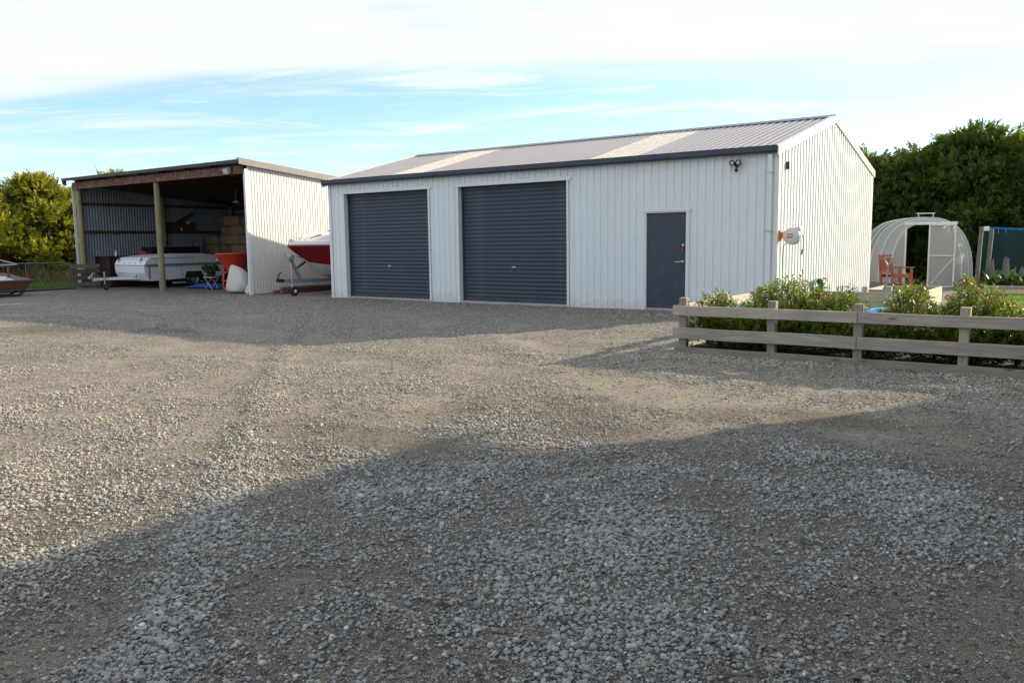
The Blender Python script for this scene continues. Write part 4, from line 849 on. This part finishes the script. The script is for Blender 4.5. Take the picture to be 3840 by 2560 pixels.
# timber against the barn wall
for j, (dx, dz, ln) in enumerate(((0, .06, 3.4), (.17, .05, 3.6), (.08, .155, 3.2), (.22, .15, 3.0))):
    o = B(-.07, .07, 0, ln, -.045, .045).build('timber_baulk', M['timber'], None, bevel=.006); o.location = (-15.3+dx, .25+.1*j, dz)
    tag(o, ('lower timber baulk against the barn wall', 'lower outer timber baulk beneath the boat trailer', 'upper timber baulk nearest the barn wall', 'upper outer timber baulk beneath the boat trailer')[j], 'timber', 'timber stacked along the barn wall')

# ------------------------------------------------------------------ farm gate, side fence and implement at the left
gt = thing('farm_gate', 'galvanised pipe and netting farm gate left of the barn', 'gate', (-24.45, -1.32, 0))
ln = -3.6
MB().tube([(0, 0, .06), (0, 0, .94)], .022).build('gate_pipe', M['galvd'], gt); MB().tube([(-.1, ln, .06), (-.1, ln, .98)], .022).build('gate_pipe', M['galvd'], gt)
MB().tube([(0, 0, .94), (-.1, ln, .98)], .022).build('gate_pipe', M['galvd'], gt); MB().tube([(0, 0, .06), (-.1, ln, .06)], .022).build('gate_pipe', M['galvd'], gt); MB().tube([(-.04, -1.42, .06), (-.04, -1.42, .96)], .02).build('gate_pipe', M['galvd'], gt)
for z in np.linspace(.16, .86, 7): MB().tube([(0, 0, z), (-.1, ln, z+.02)], .0035, 4).build('netting_wire', M['galvd'], gt)
for i in range(23): MB().tube([(-.1*i/22, ln*(i+.5)/23, .06), (-.1*i/22, ln*(i+.5)/23, .94)], .003, 4).build('netting_wire', M['galvd'], gt)
sf = thing('side_fence', 'short mossy timber fence joining the gate to the barn', 'fence', (-24.45, -1.22, 0))
B(-.06, .06, -.06, .06, 0, .90).build('post', M['gatewood'], sf, bevel=.008); B(-.05, .05, .78, .88, 0, .86).build('post', M['gatewood'], sf, bevel=.008)
for j, z in enumerate((.10, .33, .56, .74)): B(.0605, .095, -.05, .95, z, z+.14).build('rail', M['gatewood'], sf, bevel=.005)
B(.0, .05, .3, .5, .05, .7).build('backing_board', M['timber'], sf)
im = thing('rusty_feeder', 'rusty old feed trough with tilted maroon lid at left', 'trough', (-22.6, -4.6, 0))
MB().loft([[( -.35, y, z0), (.35, y, z0), (.52, y+d, z1), (-.52, y+d, z1)] for y, z0, z1, d in ((-1.4, .18, .46, -.15), (.80, .18, .46, .18))]).build('tray', M['rust'], im)
MB().box(-.55, -.50, -1.6, 1.02, .462, .50).box(.50, .55, -1.6, 1.02, .462, .50).build('rim', M['galvd'], im)
MB().add([(.55, -1.5, .50), (.55, .98, .49), (.0, .38, .72), (0, -1.5, .74)], [(0, 1, 2, 3)]).add([(-.55, -1.5, .50), (-.55, .98, .49), (.0, .38, .72), (0, -1.5, .74)], [(3, 2, 1, 0)]).build('lid', M['rustlid'], im)
MB().add([(.56, -.1, .505), (.56, .42, .505), (.32, .28, .62), (.30, -.1, .64)], [(0, 1, 2, 3)]).build('pale_patch', M['galvl'], im)
MB().bar((.3, .38, .60), (.3, .38, .92), .05, .05).bar((.3, -.6, .6), (.3, -.6, .95), .05, .05).build('upright', M['rust'], im)
MB().tube([(.3, -1.2, 1.35), (.3, .10, 1.14), (.3, .64, .98)], .018).tube([(.3, -1.2, .92), (.3, .64, .97)], .016).build('rail', M['galvl'], im)
for s in (-.3, .3): MB().tube([(s, -1.5, .03), (s, .62, .03), (s, .76, .10), (s, .80, .2)], .035, 8).build('skid', M['black'], im)
sw = thing('steel_wheel', 'old rusty steel wheel cut off by the left picture edge', 'wheel', (-20.85, -5.75, 0), .9)
MB().lathe([(.30, -.06), (.36, -.06), (.36, .06), (.30, .06), (.30, -.06)], (0, 0, .36), 'y', 28).build('rim', M['rust'], sw, smooth=True)
MB().lathe([(0, -.08), (.06, -.08), (.06, .08), (0, .08)], (0, 0, .36), 'y', 14).build('hub', M['rustlid'], sw)
for i in range(8): MB().tube([(0, 0, .36), (.31*math.cos(i*PI/4), 0, .36+.31*math.sin(i*PI/4))], .012, 6).build('spoke', M['rust'], sw)

# ------------------------------------------------------------------ timber fence round the shrubs
FY = -5.85
fe = thing('paddock_fence', 'low weathered three rail timber fence in front of the shrubs', 'fence', (.57, FY, 0))
PX = [.12, 1.29, 2.30, 3.39, 4.45, 5.5, 6.5]
pm = []
for j, px_ in enumerate(PX):
    B(-.05, .05, .0, .10, -.1, .715).build('post', M['fencepost'], fe, bevel=.006, loc=(px_, .022, random.uniform(-.008, .008)))
def rail(x0, x1, zc, h, th=.042):
    mb = MB(); n = 6; secs = []
    for i in range(n+1):
        xx = x0+(x1-x0)*i/n; wz = random.uniform(-.004, .004); wy = random.uniform(-.003, .003)
        secs.append([(xx, -th+.021+wy, zc-h/2+wz), (xx, .020+wy*0, zc-h/2+wz), (xx, .020, zc+h/2+wz), (xx, -th+.021+wy, zc+h/2+wz)])
    return mb.loft(secs)
for zc, h, cuts in ((.556, .128, (0, 2.30, 7.2)), (.262, .142, (0, 2.30, 7.2)), (.032, .10, (0.03, 1.29, 4.4, 7.2))):
    for x0, x1 in zip(cuts[:-1], cuts[1:]): rail(x0, x1-.004, zc, h).build('rail', M['fence'], fe, bevel=.004)
for px_ in PX[:5]:
    for zc in (.53, .585, .235, .29): MB().lathe([(0, -.0235), (.006, -.0235), (.006, -.019), (0, -.019)], (px_+random.uniform(-.02, .02), 0, zc), 'y', 8).build('nail', M['galv'], fe)
for yy in (1.55, 3.1):
    B(-.05, .05, -.05, .05, -.1, .70).build('post', M['fencepost'], fe, bevel=.006, loc=(.10, yy, 0))
for zc, h in ((.556, .128), (.262, .142), (.03, .10)): B(-.021, .021, .125, 3.3, zc-h/2, zc+h/2).build('rail', M['bedwoody'], fe, bevel=.004, loc=(.028, 0, 0))

# shrubs
M['shrub'] = leafmat('shrub_leaf', (.032, .07, .014), (.13, .21, .03), (.36, .38, .065), .42, .36, .35)
M['redbud'] = leafmat('red_buds', (.16, .03, .022), (.32, .09, .05), None, .2)
M['petal'] = leafmat('pale_petals', (.50, .36, .32), (.72, .62, .55), None, .25)
def shrub(label, x, y, H, rx, ry, seed, n=420, buds=0, flowers=0, lean=0):
    n = int(n*1.5); H = H*.95; rg = np.random.default_rng(seed); T = thing('flowering_shrub', label, 'shrub', (x, y, .03), 0, 'flowering shrubs behind the timber fence')
    st = MB()
    for j in range(14):
        th = rg.uniform(0, 6.28); e = rg.uniform(.3, .85)
        st.tube([(0, 0, 0), (rx*e*.5*math.cos(th), ry*e*.5*math.sin(th), H*.45), (rx*e*math.cos(th), ry*e*math.sin(th), H*rg.uniform(.7, .95))], [.013, .009, .004], 5)
    st.build('stem', M['bark'], T)
    u = rg.normal(size=(n, 3)); u[:, 2] = np.abs(u[:, 2])*1.25 - .65; u /= np.linalg.norm(u, axis=1)[:, None]
    rr = rg.random(n)**.45; lum = .72 + .5*rg.random(n)*(u[:, 2] > .3)
    pos = np.stack([u[:, 0]*rx*rr, u[:, 1]*ry*rr, H*.45 + u[:, 2]*H*.52*rr*lum], 1); low = rg.random(n) < .42; pos[low, 2] = rg.uniform(.03, .55*H, int(low.sum())); pos[low, :2] *= 1.05; pos[:, 2] = np.maximum(pos[:, 2], .05)
    lv, lf = leaf_t(.36); Vs, Fs, vr, tp_ = [], [], [], []; o = 0
    L_ = 11
    base = np.repeat(pos, L_, 0); sd = np.repeat(u*.5+np.array([0, 0, .75])+rg.normal(size=(n, 3))*.22, L_, 0); sd /= np.linalg.norm(sd, axis=1)[:, None]
    k_ = np.tile(np.arange(L_), n); al = k_/L_*.13; ang = k_*2.4 + np.repeat(rg.uniform(0, 6.28, n), L_)
    d0, a0, b0 = basis(sd); out = a0*np.cos(ang)[:, None] + b0*np.sin(ang)[:, None]; f = (k_/L_)[:, None]
    V, F = place(lv, lf, base + d0*al[:, None], out*(1-.55*f) + d0*(.25+.8*f), rg.uniform(.045, .085, len(base))*(1-.35*k_/L_), rg.normal(0, .4, len(base)) + PI/2*0, rg)
    link('foliage', pts_mesh('foliage', V, F, [M['shrub']], np.repeat(np.clip(np.repeat(rg.random(n), L_)*.6+rg.random(len(base))*.4, 0, 1), len(lv)), np.repeat((k_/L_)**1.5*np.repeat((pos[:, 2] > H*.5)*rg.random(n), L_), len(lv))), T)
    for cnt, nm, mm, lo, sz in ((buds, 'bud_cluster', M['redbud'], .62, .016), (flowers, 'flower_cluster', M['petal'], .25, .020)):
        if not cnt: continue
        idx = rg.choice(np.where(pos[:, 2] > H*lo*(1 if nm[0] == 'b' else .6))[0], cnt); c_ = np.repeat(pos[idx] + u[idx]*.03 + np.array([0, 0, .10 if nm[0] == 'b' else .06]), 26, 0)
        w_ = rg.normal(size=(len(c_), 3)); w_ /= np.linalg.norm(w_, axis=1)[:, None]; w_[:, 2] = np.abs(w_[:, 2])*.6
        V, F = place(lv*np.array([1, 1.8, 1]), lf, c_ + w_*np.array([.04, .04, .03]), w_ + rg.normal(size=(len(c_), 3))*.5, rg.uniform(.7, 1.4, len(c_))*sz, rg.uniform(0, 6.28, len(c_)), rg)
        link(nm, pts_mesh(nm, V, F, [mm], np.repeat(rg.random(len(c_)), len(lv)), np.zeros(len(V))), T)
    return T
shrub('small shrub with pale flowers just behind the fence corner', 1.02, -5.35, .74, .36, .32, 21, 260, 4, 6)
shrub('sparse shrub reaching up beside the second fence post', 1.42, -4.75, .74, .30, .4, 22, 200, 3, 2)
shrub('tallest bushy green shrub left, rising in front of the shed corner', 1.78, -4.95, .93, .50, .45, 23, 480, 10, 1)
shrub('wide green shrub between second and third fence posts', 2.2, -5.15, .83, .42, .42, 24, 440, 10, 2)
shrub('green shrub just left of the third fence post', 2.55, -5.1, .76, .27, .42, 25, 300, 8, 3)
shrub('upright shrub with white blossom right of the third fence post', 3.25, -5.05, .90, .27, .42, 26, 330, 8, 7)
shrub('low flowering shrub left of the fourth fence post', 3.60, -5.3, .68, .25, .36, 27, 240, 10, 3)
shrub('tall shrub with red flower heads above the fourth fence post', 3.95, -5.05, .95, .34, .42, 28, 400, 20, 3)
shrub('low red budded shrub at the right picture edge', 4.42, -5.3, .68, .30, .36, 29, 300, 16, 2)
shrub('shrub beyond the right picture edge along the fence', 5.1, -5.2, .62, .5, .42, 30, 260, 6, 3)
shrub('low dark shrub filling the bottom behind the left rails', 1.55, -5.45, .50, .6, .28, 31, 520, 0, 8)
shrub('low dark shrub filling the bottom behind the middle rails', 2.75, -5.45, .50, .7, .28, 32, 560, 0, 7)
shrub('low dark shrub filling the bottom behind the right rails', 4.0, -5.45, .50, .8, .28, 33, 620, 0, 6)

# ------------------------------------------------------------------ raised beds, cover, fork
b1 = thing('raised_bed', 'raised timber garden bed beside the shed gable, posts above its boards', 'garden bed', (0, 0, 0))
for z0 in (.03, .215): 
    B(.35, 1.80, 1.48, 1.53, z0, z0+.18).build('board', M['bedwood'], b1, bevel=.005); B(1.80, 1.85, 1.48, 2.3, z0, z0+.18).build('board', M['bedwoody'], b1, bevel=.005)
for xx, yy in ((1.28, 1.535), (1.72, 1.535)): B(xx-.05, xx+.05, yy, yy+.10, 0, .50).build('post', M['bedwood'], b1, bevel=.005)
B(.36, 1.79, 1.535, 2.3, .02, .33).build('soil', M['soil'], b1)
b2 = thing('raised_bed', 'pale raised timber garden bed with sunlit end board near the lawn', 'garden bed', (0, 0, 0))
for z0 in (.03, .215):
    B(1.15, 2.25, 2.42, 2.47, z0, z0+.18).build('board', M['bedwood'], b2, bevel=.005); B(2.25, 2.30, 2.42, 4.0, z0, z0+.18).build('board', M['bedwoody'], b2, bevel=.005)
    B(1.10, 1.15, 2.42, 4.0, z0, z0+.18).build('board', M['bedwoody'], b2, bevel=.005); B(1.15, 2.25, 3.95, 4.0, z0, z0+.18).build('board', M['bedwood'], b2, bevel=.005)
B(1.151, 2.249, 2.471, 3.949, .02, .31).build('soil', M['soil'], b2)
fk = thing('garden_fork', 'garden fork with pale D handle stuck in the raised bed', 'garden fork', (1.62, 1.75, .30))
MB().tube([(0, 0, -.1), (.03, 0, .62)], .017).build('shaft', M['greytrim'], fk)
MB().tube([(.03, 0, .60), (-.02, .0, .70), (-.025, 0, .76)], .014).tube([(.03, 0, .60), (.09, 0, .70), (.10, 0, .76)], .014).tube([(-.03, 0, .77), (.105, 0, .77)], .017).build('handle', M['galv'], fk)
for j in range(4): MB().tube([(-.06+.04*j, 0, -.1), (-.06+.04*j, 0, -.26)], .006, 5).build('tine', M['steel'], fk)
cv_ = thing('blue_cover', 'crumpled bright blue cover lying behind the shrubs', 'cover', (1.95, -1.2, 0))
gx_, gy_ = np.meshgrid(np.linspace(-.7, .7, 40), np.linspace(-.45, .45, 26)); hz = .06+.42*fbm(gx_*3+9, gy_*3+4, 4)*np.clip(1-(gx_/.72)**4, 0, 1)*np.clip(1-(gy_/.47)**4, 0, 1)
ii = np.arange(40*26).reshape(26, 40); Fq = np.stack([ii[:-1, :-1], ii[:-1, 1:], ii[1:, 1:], ii[1:, :-1]], -1).reshape(-1, 4)
link('sheet', pts_mesh('sheet', np.stack([gx_, gy_, hz], -1).reshape(-1, 3), Fq, [M['tarpc']], smooth=True), cv_)

# ------------------------------------------------------------------ greenhouse
gh = thing('greenhouse', 'translucent domed polytunnel greenhouse with open sliding door', 'greenhouse', (.98, 10.35, 0), .32)
HO = [(.30, .93, 1.84), (.75, 1.20, 1.95), (1.25, 1.40, 2.02), (2.4, 1.42, 2.03), (3.6, 1.42, 2.03), (4.6, 1.40, 2.02)]
def arc(y, r_, h_, n=28):
    out = []
    for i in range(n+1):
        t_ = PI*i/n; c_, s_ = math.cos(t_), math.sin(t_)
        out.append((-r_*math.copysign(abs(c_)**.72, c_), y, .12+(h_-.12)*abs(s_)**.80))
    return out
arcs = [arc(*h_) for h_ in HO]
for a_, b_ in zip(arcs[:-1], arcs[1:]): MB().loft([a_, b_], closed=False, cap=False).build('film_panel', M['film'], gh, smooth=True, fixn=False)
for h_ in HO: MB().tube(arc(h_[0], h_[1]+.012, h_[2]+.012), .013, 7, cap=False).build('hoop', M['ghframe'], gh, smooth=True)
xl, xm, xr = -.57, .06, .70     # door opening: left jamb, middle, right
# front wall film either side of the doorway and above it
fa = arc(.30, .93, 1.84, 48)
for nm, lo, hi in (('l', -.93, xl), ('r', xr, .93)):
    pts = [(x_, .30, z_) for x_, _, z_ in fa if lo-.001 <= x_ <= hi+.001]
    ins = [np.interp(v, [p[0] for p in fa], [p[2] for p in fa]) for v in (lo, hi)]
    pts = [(lo, .30, ins[0])] + pts + [(hi, .30, ins[1])] if nm == 'r' else [(lo, .30, ins[0])] + pts + [(hi, .30, ins[1])]
    MB().add(pts + [(hi, .30, .12), (lo, .30, .12)], [tuple(range(len(pts)+2))]).build('front_film', M['film'], gh, fixn=False)
MB().bar((xl, .26, .06), (xl, .26, 1.80), .05, .05).build('door_post', M['ghframe'], gh); MB().bar((xr, .26, .06), (xr, .26, 1.80), .05, .05).build('door_post', M['ghframe'], gh)
MB().box(xl-.04, xr+.05, .16, .24, 1.80, 1.88).build('slide_rail', M['ghframe'], gh, bevel=.008)
dl = thing if False else None
dm = MB()
y_ = .15; z0, z1 = .03, 1.80; x0, x1 = xm-.02, xr+.0
for p, q_ in (((x0, y_, z0), (x0, y_, z1)), ((x1, y_, z0), (x1, y_, z1)), ((x0, y_, z0), (x1, y_, z0)), ((x0, y_, z1), (x1, y_, z1))): dm.bar(p, q_, .045, .03, (0, 1, 0))
dm.bar((x0, y_, .92), (x1, y_, .92), .03, .025, (0, 1, 0)).bar((x0+.08, y_+.005, .1), (x1, y_+.005, .88), .022, .02, (0, 1, 0))
dd = dm.build('sliding_door', M['ghframe'], gh); B(x0+.02, x1-.02, y_+.016, y_+.02, z0+.02, z1-.02).build('door_film', M['film'], dd)
for s in (-1, 1): MB().tube([(s*.95, .34, 1.0), (s*.30, .9, .12)], .014, 6).build('brace', M['ghframe'], gh)
for s in (-1, 1): MB().tube([(s*1.36, 1.25, 1.0), (s*1.38, 4.6, 1.0)], .014, 6).build('side_rail', M['ghframe'], gh)
B(-.97, -.59, .26, .34, 0, .12).build('base_board', M['oldwood'], gh); B(.72, .97, .26, .34, 0, .12).build('base_board', M['oldwood'], gh); B(-.6, .75, .30, .38, -.02, .05).build('sill', M['oldwood'], gh)
for s in (-1, 1): MB().bar((s*.95, .3, .06), (s*1.42, 1.25, .06), .05, .14).bar((s*1.43, 1.25, .06), (s*1.43, 4.6, .06), .05, .14).build('base_board', M['oldwood'], gh)
B(-.15, .35, 1.3, 1.34, 2.14, 2.17).build('roof_vent', M['ghframe'], gh); MB().bar((-.1, 1.3, 2.0), (-.1, 1.3, 2.14), .02, .02).bar((.3, 1.3, 2.0), (.3, 1.3, 2.14), .02, .02).build('vent_stay', M['ghframe'], gh)
def tuft_plant(name, label, cat, x, y, n, ln, seed, m, group=None, wide=.12, droop=.5, z=0.0):
    rg = np.random.default_rng(seed); T = thing(name, label, cat, (x, y, z), 0, group); segs = 5; V = []; F = []; vr = []
    for i in range(n):
        th = rg.uniform(0, 6.28); el = rg.uniform(.35, 1.35); L_ = ln*rg.uniform(.6, 1.1); w_ = wide*L_*rg.uniform(.6, 1.1); b0 = np.array([rg.normal()*.05, rg.normal()*.05, 0]); o = len(V); vv = rg.random()
        for s in range(segs+1):
            f = s/segs; h_ = L_*f; e2 = el - droop*f*1.6; px_ = h_*math.cos(el)*(1+.25*f); pz = L_*(f*math.sin(el) - droop*.55*f*f)
            c_ = b0 + np.array([px_*math.cos(th), px_*math.sin(th), max(.02, pz)]); sd = np.array([-math.sin(th), math.cos(th), 0])*w_*math.sin(PI*min(1, .12+.88*f))*.5
            V += [c_-sd, c_+sd]; vr += [vv, vv]
        for s in range(segs): F.append((o+2*s, o+2*s+1, o+2*s+3, o+2*s+2))
    link('fronds', pts_mesh('fronds', np.array(V), np.array(F), [m], np.array(vr), np.zeros(len(V))), T)
    MB().lathe([(0, -.02), (.05, -.02), (.03, .06), (0, .08)], n=8).build('crown', M['bark'], T); return T
M['fern'] = leafmat('strap_leaf', (.022, .06, .016), (.08, .15, .035), None, .3, .35, .5)
tuft_plant('leafy_plant', 'green plant growing inside the greenhouse doorway', 'plant', 1.0, 11.5, 26, .5, 5, M['fern'])
tuft_plant('leafy_plant', 'low green plant inside the greenhouse by its left jamb', 'plant', .45, 11.9, 26, .5, 6, M['fern'])

# ------------------------------------------------------------------ garden chair
ch = thing('garden_chair', 'red stained wooden garden armchair in front of the greenhouse', 'chair', (.33, 9.45, 0), math.atan2(.71, .70))
# local: +x is forward, width along y
for s in (-1, 1):
    MB().bar((-.28, s*.26, 0), (-.30, s*.26, .42), .045, .05, (0, 1, 0)).bar((-.30, s*.26, .42), (-.38, s*.26, .98), .045, .05, (0, 1, 0)).build('leg', M['redwood'], ch)
    B(.26, .31, s*.26-.025, s*.26+.025, 0, .60).build('leg', M['redwood'], ch)
    B(-.36, .37, s*.26-.04, s*.26+.04, .602, .63).build('armrest', M['redwood'], ch, bevel=.006)
    B(-.27, .26, s*.26-.018, s*.26+.018, .33, .40).build('side_rail', M['redwood'], ch)
for i in range(6): B(-.27+i*.098, -.19+i*.098, -.28, .28, .402, .424).build('seat_slat', M['redwood'], ch, bevel=.004)
B(.312, .335, -.26, .26, .31, .40).build('front_rail', M['redwood'], ch)
MB().prism([(-.24, .84), (-.24, .93), (-.12, .975), (.12, .975), (.24, .93), (.24, .84)], 'x', -.385, -.36).build('top_rail', M['redwood'], ch)
B(-.335, -.31, -.235, .235, .47, .54).build('bottom_rail', M['redwood'], ch)
for i in range(7): yy = -.20+i*.0667; MB().bar((-.325, yy, .54), (-.365, yy, .85), .018, .035, (0, 1, 0)).build('back_slat', M['redwood'], ch)

# ------------------------------------------------------------------ clothesline, shade cloth, stumps, planting
cp_ = thing('clothesline', 'timber clothesline frame with blue lines by the greenhouse', 'clothesline', (2.35, 10.3, 0))
MB().bar((-.12, 0, 0), (-.06, 0, 1.72), .10, .09, (0, 1, 0)).build('post', M['oldwood'], cp_); MB().bar((.02, .9, 0), (.10, .9, 1.66), .10, .09, (0, 1, 0)).build('post', M['oldwood'], cp_)
B(-.08, .12, -.03, .06, 1.60, 1.72).build('line_box', M['trim'], cp_, bevel=.01)
for j in range(5): MB().tube([(.12, -.02+.02*j, 1.70-.012*j), (1.8, -.4+.2*j, 1.60-.01*j), (3.6, -.4+.25*j, 1.66)], .0035, 5).build('line', M['cord'], cp_)
for j, xx in enumerate((.35, .52, .95, 1.02, 1.4)): B(xx, xx+.012, -.12+.02*j, -.11+.02*j, 1.54, 1.64).build('peg', M['tarpc'], cp_)
sc2 = thing('shade_cloth_fence', 'dark green shade cloth fence behind the clothesline', 'fence', (2.0, 13.3, 0))
clv = MB()
gx_, gz_ = np.meshgrid(np.linspace(0, 1.9, 30), np.linspace(.12, 1.62, 12)); yy_ = .03*np.sin(gx_*7)*np.sin(gz_*2); ii = np.arange(360).reshape(12, 30)
link('cloth', pts_mesh('cloth', np.stack([gx_, yy_, gz_], -1).reshape(-1, 3), np.stack([ii[:-1, :-1], ii[:-1, 1:], ii[1:, 1:], ii[1:, :-1]], -1).reshape(-1, 4), [M['mesh_shade']], smooth=True), sc2)
for xx in (0, .95, 1.9): MB().tube([(xx, .06, 0), (xx, .06, 1.66)], .035, 8).build('post', M['oldwood'], sc2)
for j, (x_, y_2, h_, lb_) in enumerate(((2.5, 11.6, .72, 'jagged grey weathered stump nearest the clothesline post'), (2.78, 11.8, .8, 'leaning grey weathered stump in the middle of the border'), (3.12, 11.9, .5, 'short square grey stump at the right picture edge'))):
    rg = np.random.default_rng(60+j); secs = []
    st_ = thing('weathered_stump', lb_, 'stump', (x_, y_2, 0), 0, 'weathered stumps in the border')
    for f in (0, .3, .6, .85, 1): secs.append([((.13-.06*f)*math.cos(t_)*(1+.2*math.sin(3*t_+j))+.08*f*(j-1), (.11-.05*f)*math.sin(t_), h_*f + (.06*math.cos(t_+j)+.04*math.sin(3*t_))*(f == 1)) for t_ in np.linspace(0, 2*PI, 15)[:-1]])
    MB().loft(secs).build('trunk', M['oldwood'], st_); MB().tube([(.06, 0, .02), (.16, .03, h_*.5), (.17, .02, h_*.62)], [.06, .05, .02], 8).build('side_limb', M['oldwood'], st_)
GP = 'strap leaved plants in the border'
for j, (x_, y_2, n_, l_, lb_) in enumerate(((2.55, 10.7, 46, .75, 'dark strap leaved plant at the foot of the clothesline'), (2.95, 10.9, 46, .8, 'arching strap leaved plant in the middle of the border'), (3.35, 10.8, 44, .75, 'strap leaved plant at the right end of the border'), (2.75, 10.35, 36, .5, 'low strap leaved plant along the lawn edge'), (3.2, 10.35, 36, .5, 'low strap leaved plant at the right along the lawn edge'), (3.75, 10.6, 36, .7, 'strap leaved plant beyond the right picture edge'))):
    tuft_plant('strap_leaf_plant', lb_, 'plant', x_, y_2, n_, l_, 70+j, M['fern'], GP, z=.04)
ed = B(2.5, 8, 10.0, 10.08, 0, .12).build('border_edging', M['concrete'], None, bevel=.01); tag(ed, 'low concrete edging between lawn and planted border', 'edging')

# ------------------------------------------------------------------ grass
def grass(name, n, x0, x1, y0, y1, h0, h1, m, seed, z=.03, mask=None, lab=''):
    rg = np.random.default_rng(seed); x_ = rg.uniform(x0, x1, n); y_ = rg.uniform(y0, y1, n)
    if mask is not None: k_ = mask(x_, y_); x_, y_ = x_[k_], y_[k_]; n = len(x_)
    h_ = rg.uniform(h0, h1, n)*(.5+fbm(x_*.9, y_*.9, 3)); th = rg.uniform(0, 6.28, n); wd = .006+.012*h_; ln_ = rg.normal(0, .3, (n, 2))*h_[:, None]
    sd = np.stack([np.cos(th), np.sin(th)], 1)*wd[:, None]
    V = np.stack([np.stack([x_-sd[:, 0], y_-sd[:, 1], np.full(n, z)], 1), np.stack([x_+sd[:, 0], y_+sd[:, 1], np.full(n, z)], 1), np.stack([x_+ln_[:, 0], y_+ln_[:, 1], z+h_], 1)], 1).reshape(-1, 3)
    o = link(name, pts_mesh(name, V, np.arange(3*n).reshape(-1, 3), [m], np.repeat(rg.random(n), 3), np.zeros(3*n))); o['kind'] = 'stuff'; o['label'] = lab; o['category'] = 'grass'
M['drystalk'] = paint('dry_stalk', (.34, .27, .16), .8, var=.2)
M['grassb'] = leafmat('grass_blade', (.08, .14, .02), (.17, .26, .045), None, .4); M['dryb'] = leafmat('dry_grass', (.20, .16, .07), (.38, .30, .15), None, .4)
grass('long_grass', 26000, -31, -24.9, -7, 1.5, .08, .22, M['grassb'], 1, .03, None, 'green paddock grass beyond the farm gate')
grass('dry_grass', 9000, -31, -28.2, -7, 2, .35, .75, M['dryb'], 2, .03, lambda x_, y_: fbm(x_*.8+4, y_*.8, 3) > .5, 'tall dry grass in front of the golden conifers')
grass('lawn_grass', 30000, 2.6, 6.5, -2.5, 10, .025, .05, M['grassb'], 3, .03, None, 'short mown lawn behind the shrubs')

# ------------------------------------------------------------------ house out of frame to the right, whose shadow falls over the foreground
hs = thing('house', 'unseen weatherboard house out of frame to the right of the yard', 'house', (7.87, .55, 0))
B(.55, 9, -27, -.55, -.1, 4.55).build('wall', M['housew'], hs)
MB().add([(0, .0, 4.7), (0, -27.5, 4.7), (9.5, -27.5, 4.7), (9.5, 0, 4.7), (4.75, -4.5, 6.4), (4.75, -23, 6.4)], [(0, 1, 5, 4), (3, 4, 5, 2), (0, 4, 3), (1, 2, 5), (0, 3, 2, 1)]).build('roof', M['houser'], hs)
B(-.02, .02, -27.4, -.1, 4.52, 4.69).build('fascia', M['trim'], hs)
for yy in (-4, -9, -14, -19):
    wn = B(.49, .56, yy-.8, yy+.8, .9, 2.2).build('window', M['trim'], hs); B(.47, .485, yy-.72, yy+.72, .98, 2.12).build('pane', M['glass'], wn)

# dry stalks and a few seedling weeds among the stones
rg = np.random.default_rng(91); n = 260; d_ = 2.4*(9/2.4)**rg.random(n); az_ = rg.uniform(-.6, .6, n)+.6246; xs = CX-d_*np.sin(az_); ys = CY+d_*np.cos(az_); zs = gz(xs, ys)+.016
mb = MB()
for x_, y_, z_ in zip(xs, ys, zs):
    th = rg.uniform(0, 6.28); l_ = rg.uniform(.02, .09); mb.bar((x_, y_, z_), (x_+l_*math.cos(th), y_+l_*math.sin(th), z_+rg.uniform(-.004, .012)), .0022, .0022)
o = mb.build('dry_stalks', M['drystalk'], fixn=False); o['kind'] = 'stuff'; o['label'] = 'dry straw stalks scattered on the gravel'; o['category'] = 'straw'
V, F, vr = [], [], []
for (x_, y_) in ((4.05, -11.9), (4.35, -11.7), (4.2, -10.2)):
    for j in range(16):
        th = rg.uniform(0, 6.28); l_ = rg.uniform(.008, .022); w_ = l_*.28; ox, oy = rg.normal(size=2)*.012; z_ = float(gz(np.array([x_]), np.array([y_]))[0])+.014; o_ = len(V)
        c_, s_ = math.cos(th), math.sin(th); V += [(x_+ox, y_+oy, z_), (x_+ox+c_*l_*.5-s_*w_, y_+oy+s_*l_*.5+c_*w_, z_+l_*.5), (x_+ox+c_*l_, y_+oy+s_*l_, z_+l_*.45), (x_+ox+c_*l_*.5+s_*w_, y_+oy+s_*l_*.5-c_*w_, z_+l_*.5)]; F.append((o_, o_+1, o_+2, o_+3)); vr += [rg.random()]*4
o = link('seedling_weeds', pts_mesh('seedling_weeds', np.array(V), np.array(F), [M['fern']], np.array(vr), np.zeros(len(V)))); o['kind'] = 'stuff'; o['label'] = 'tiny green weeds sprouting through the gravel'; o['category'] = 'weeds'
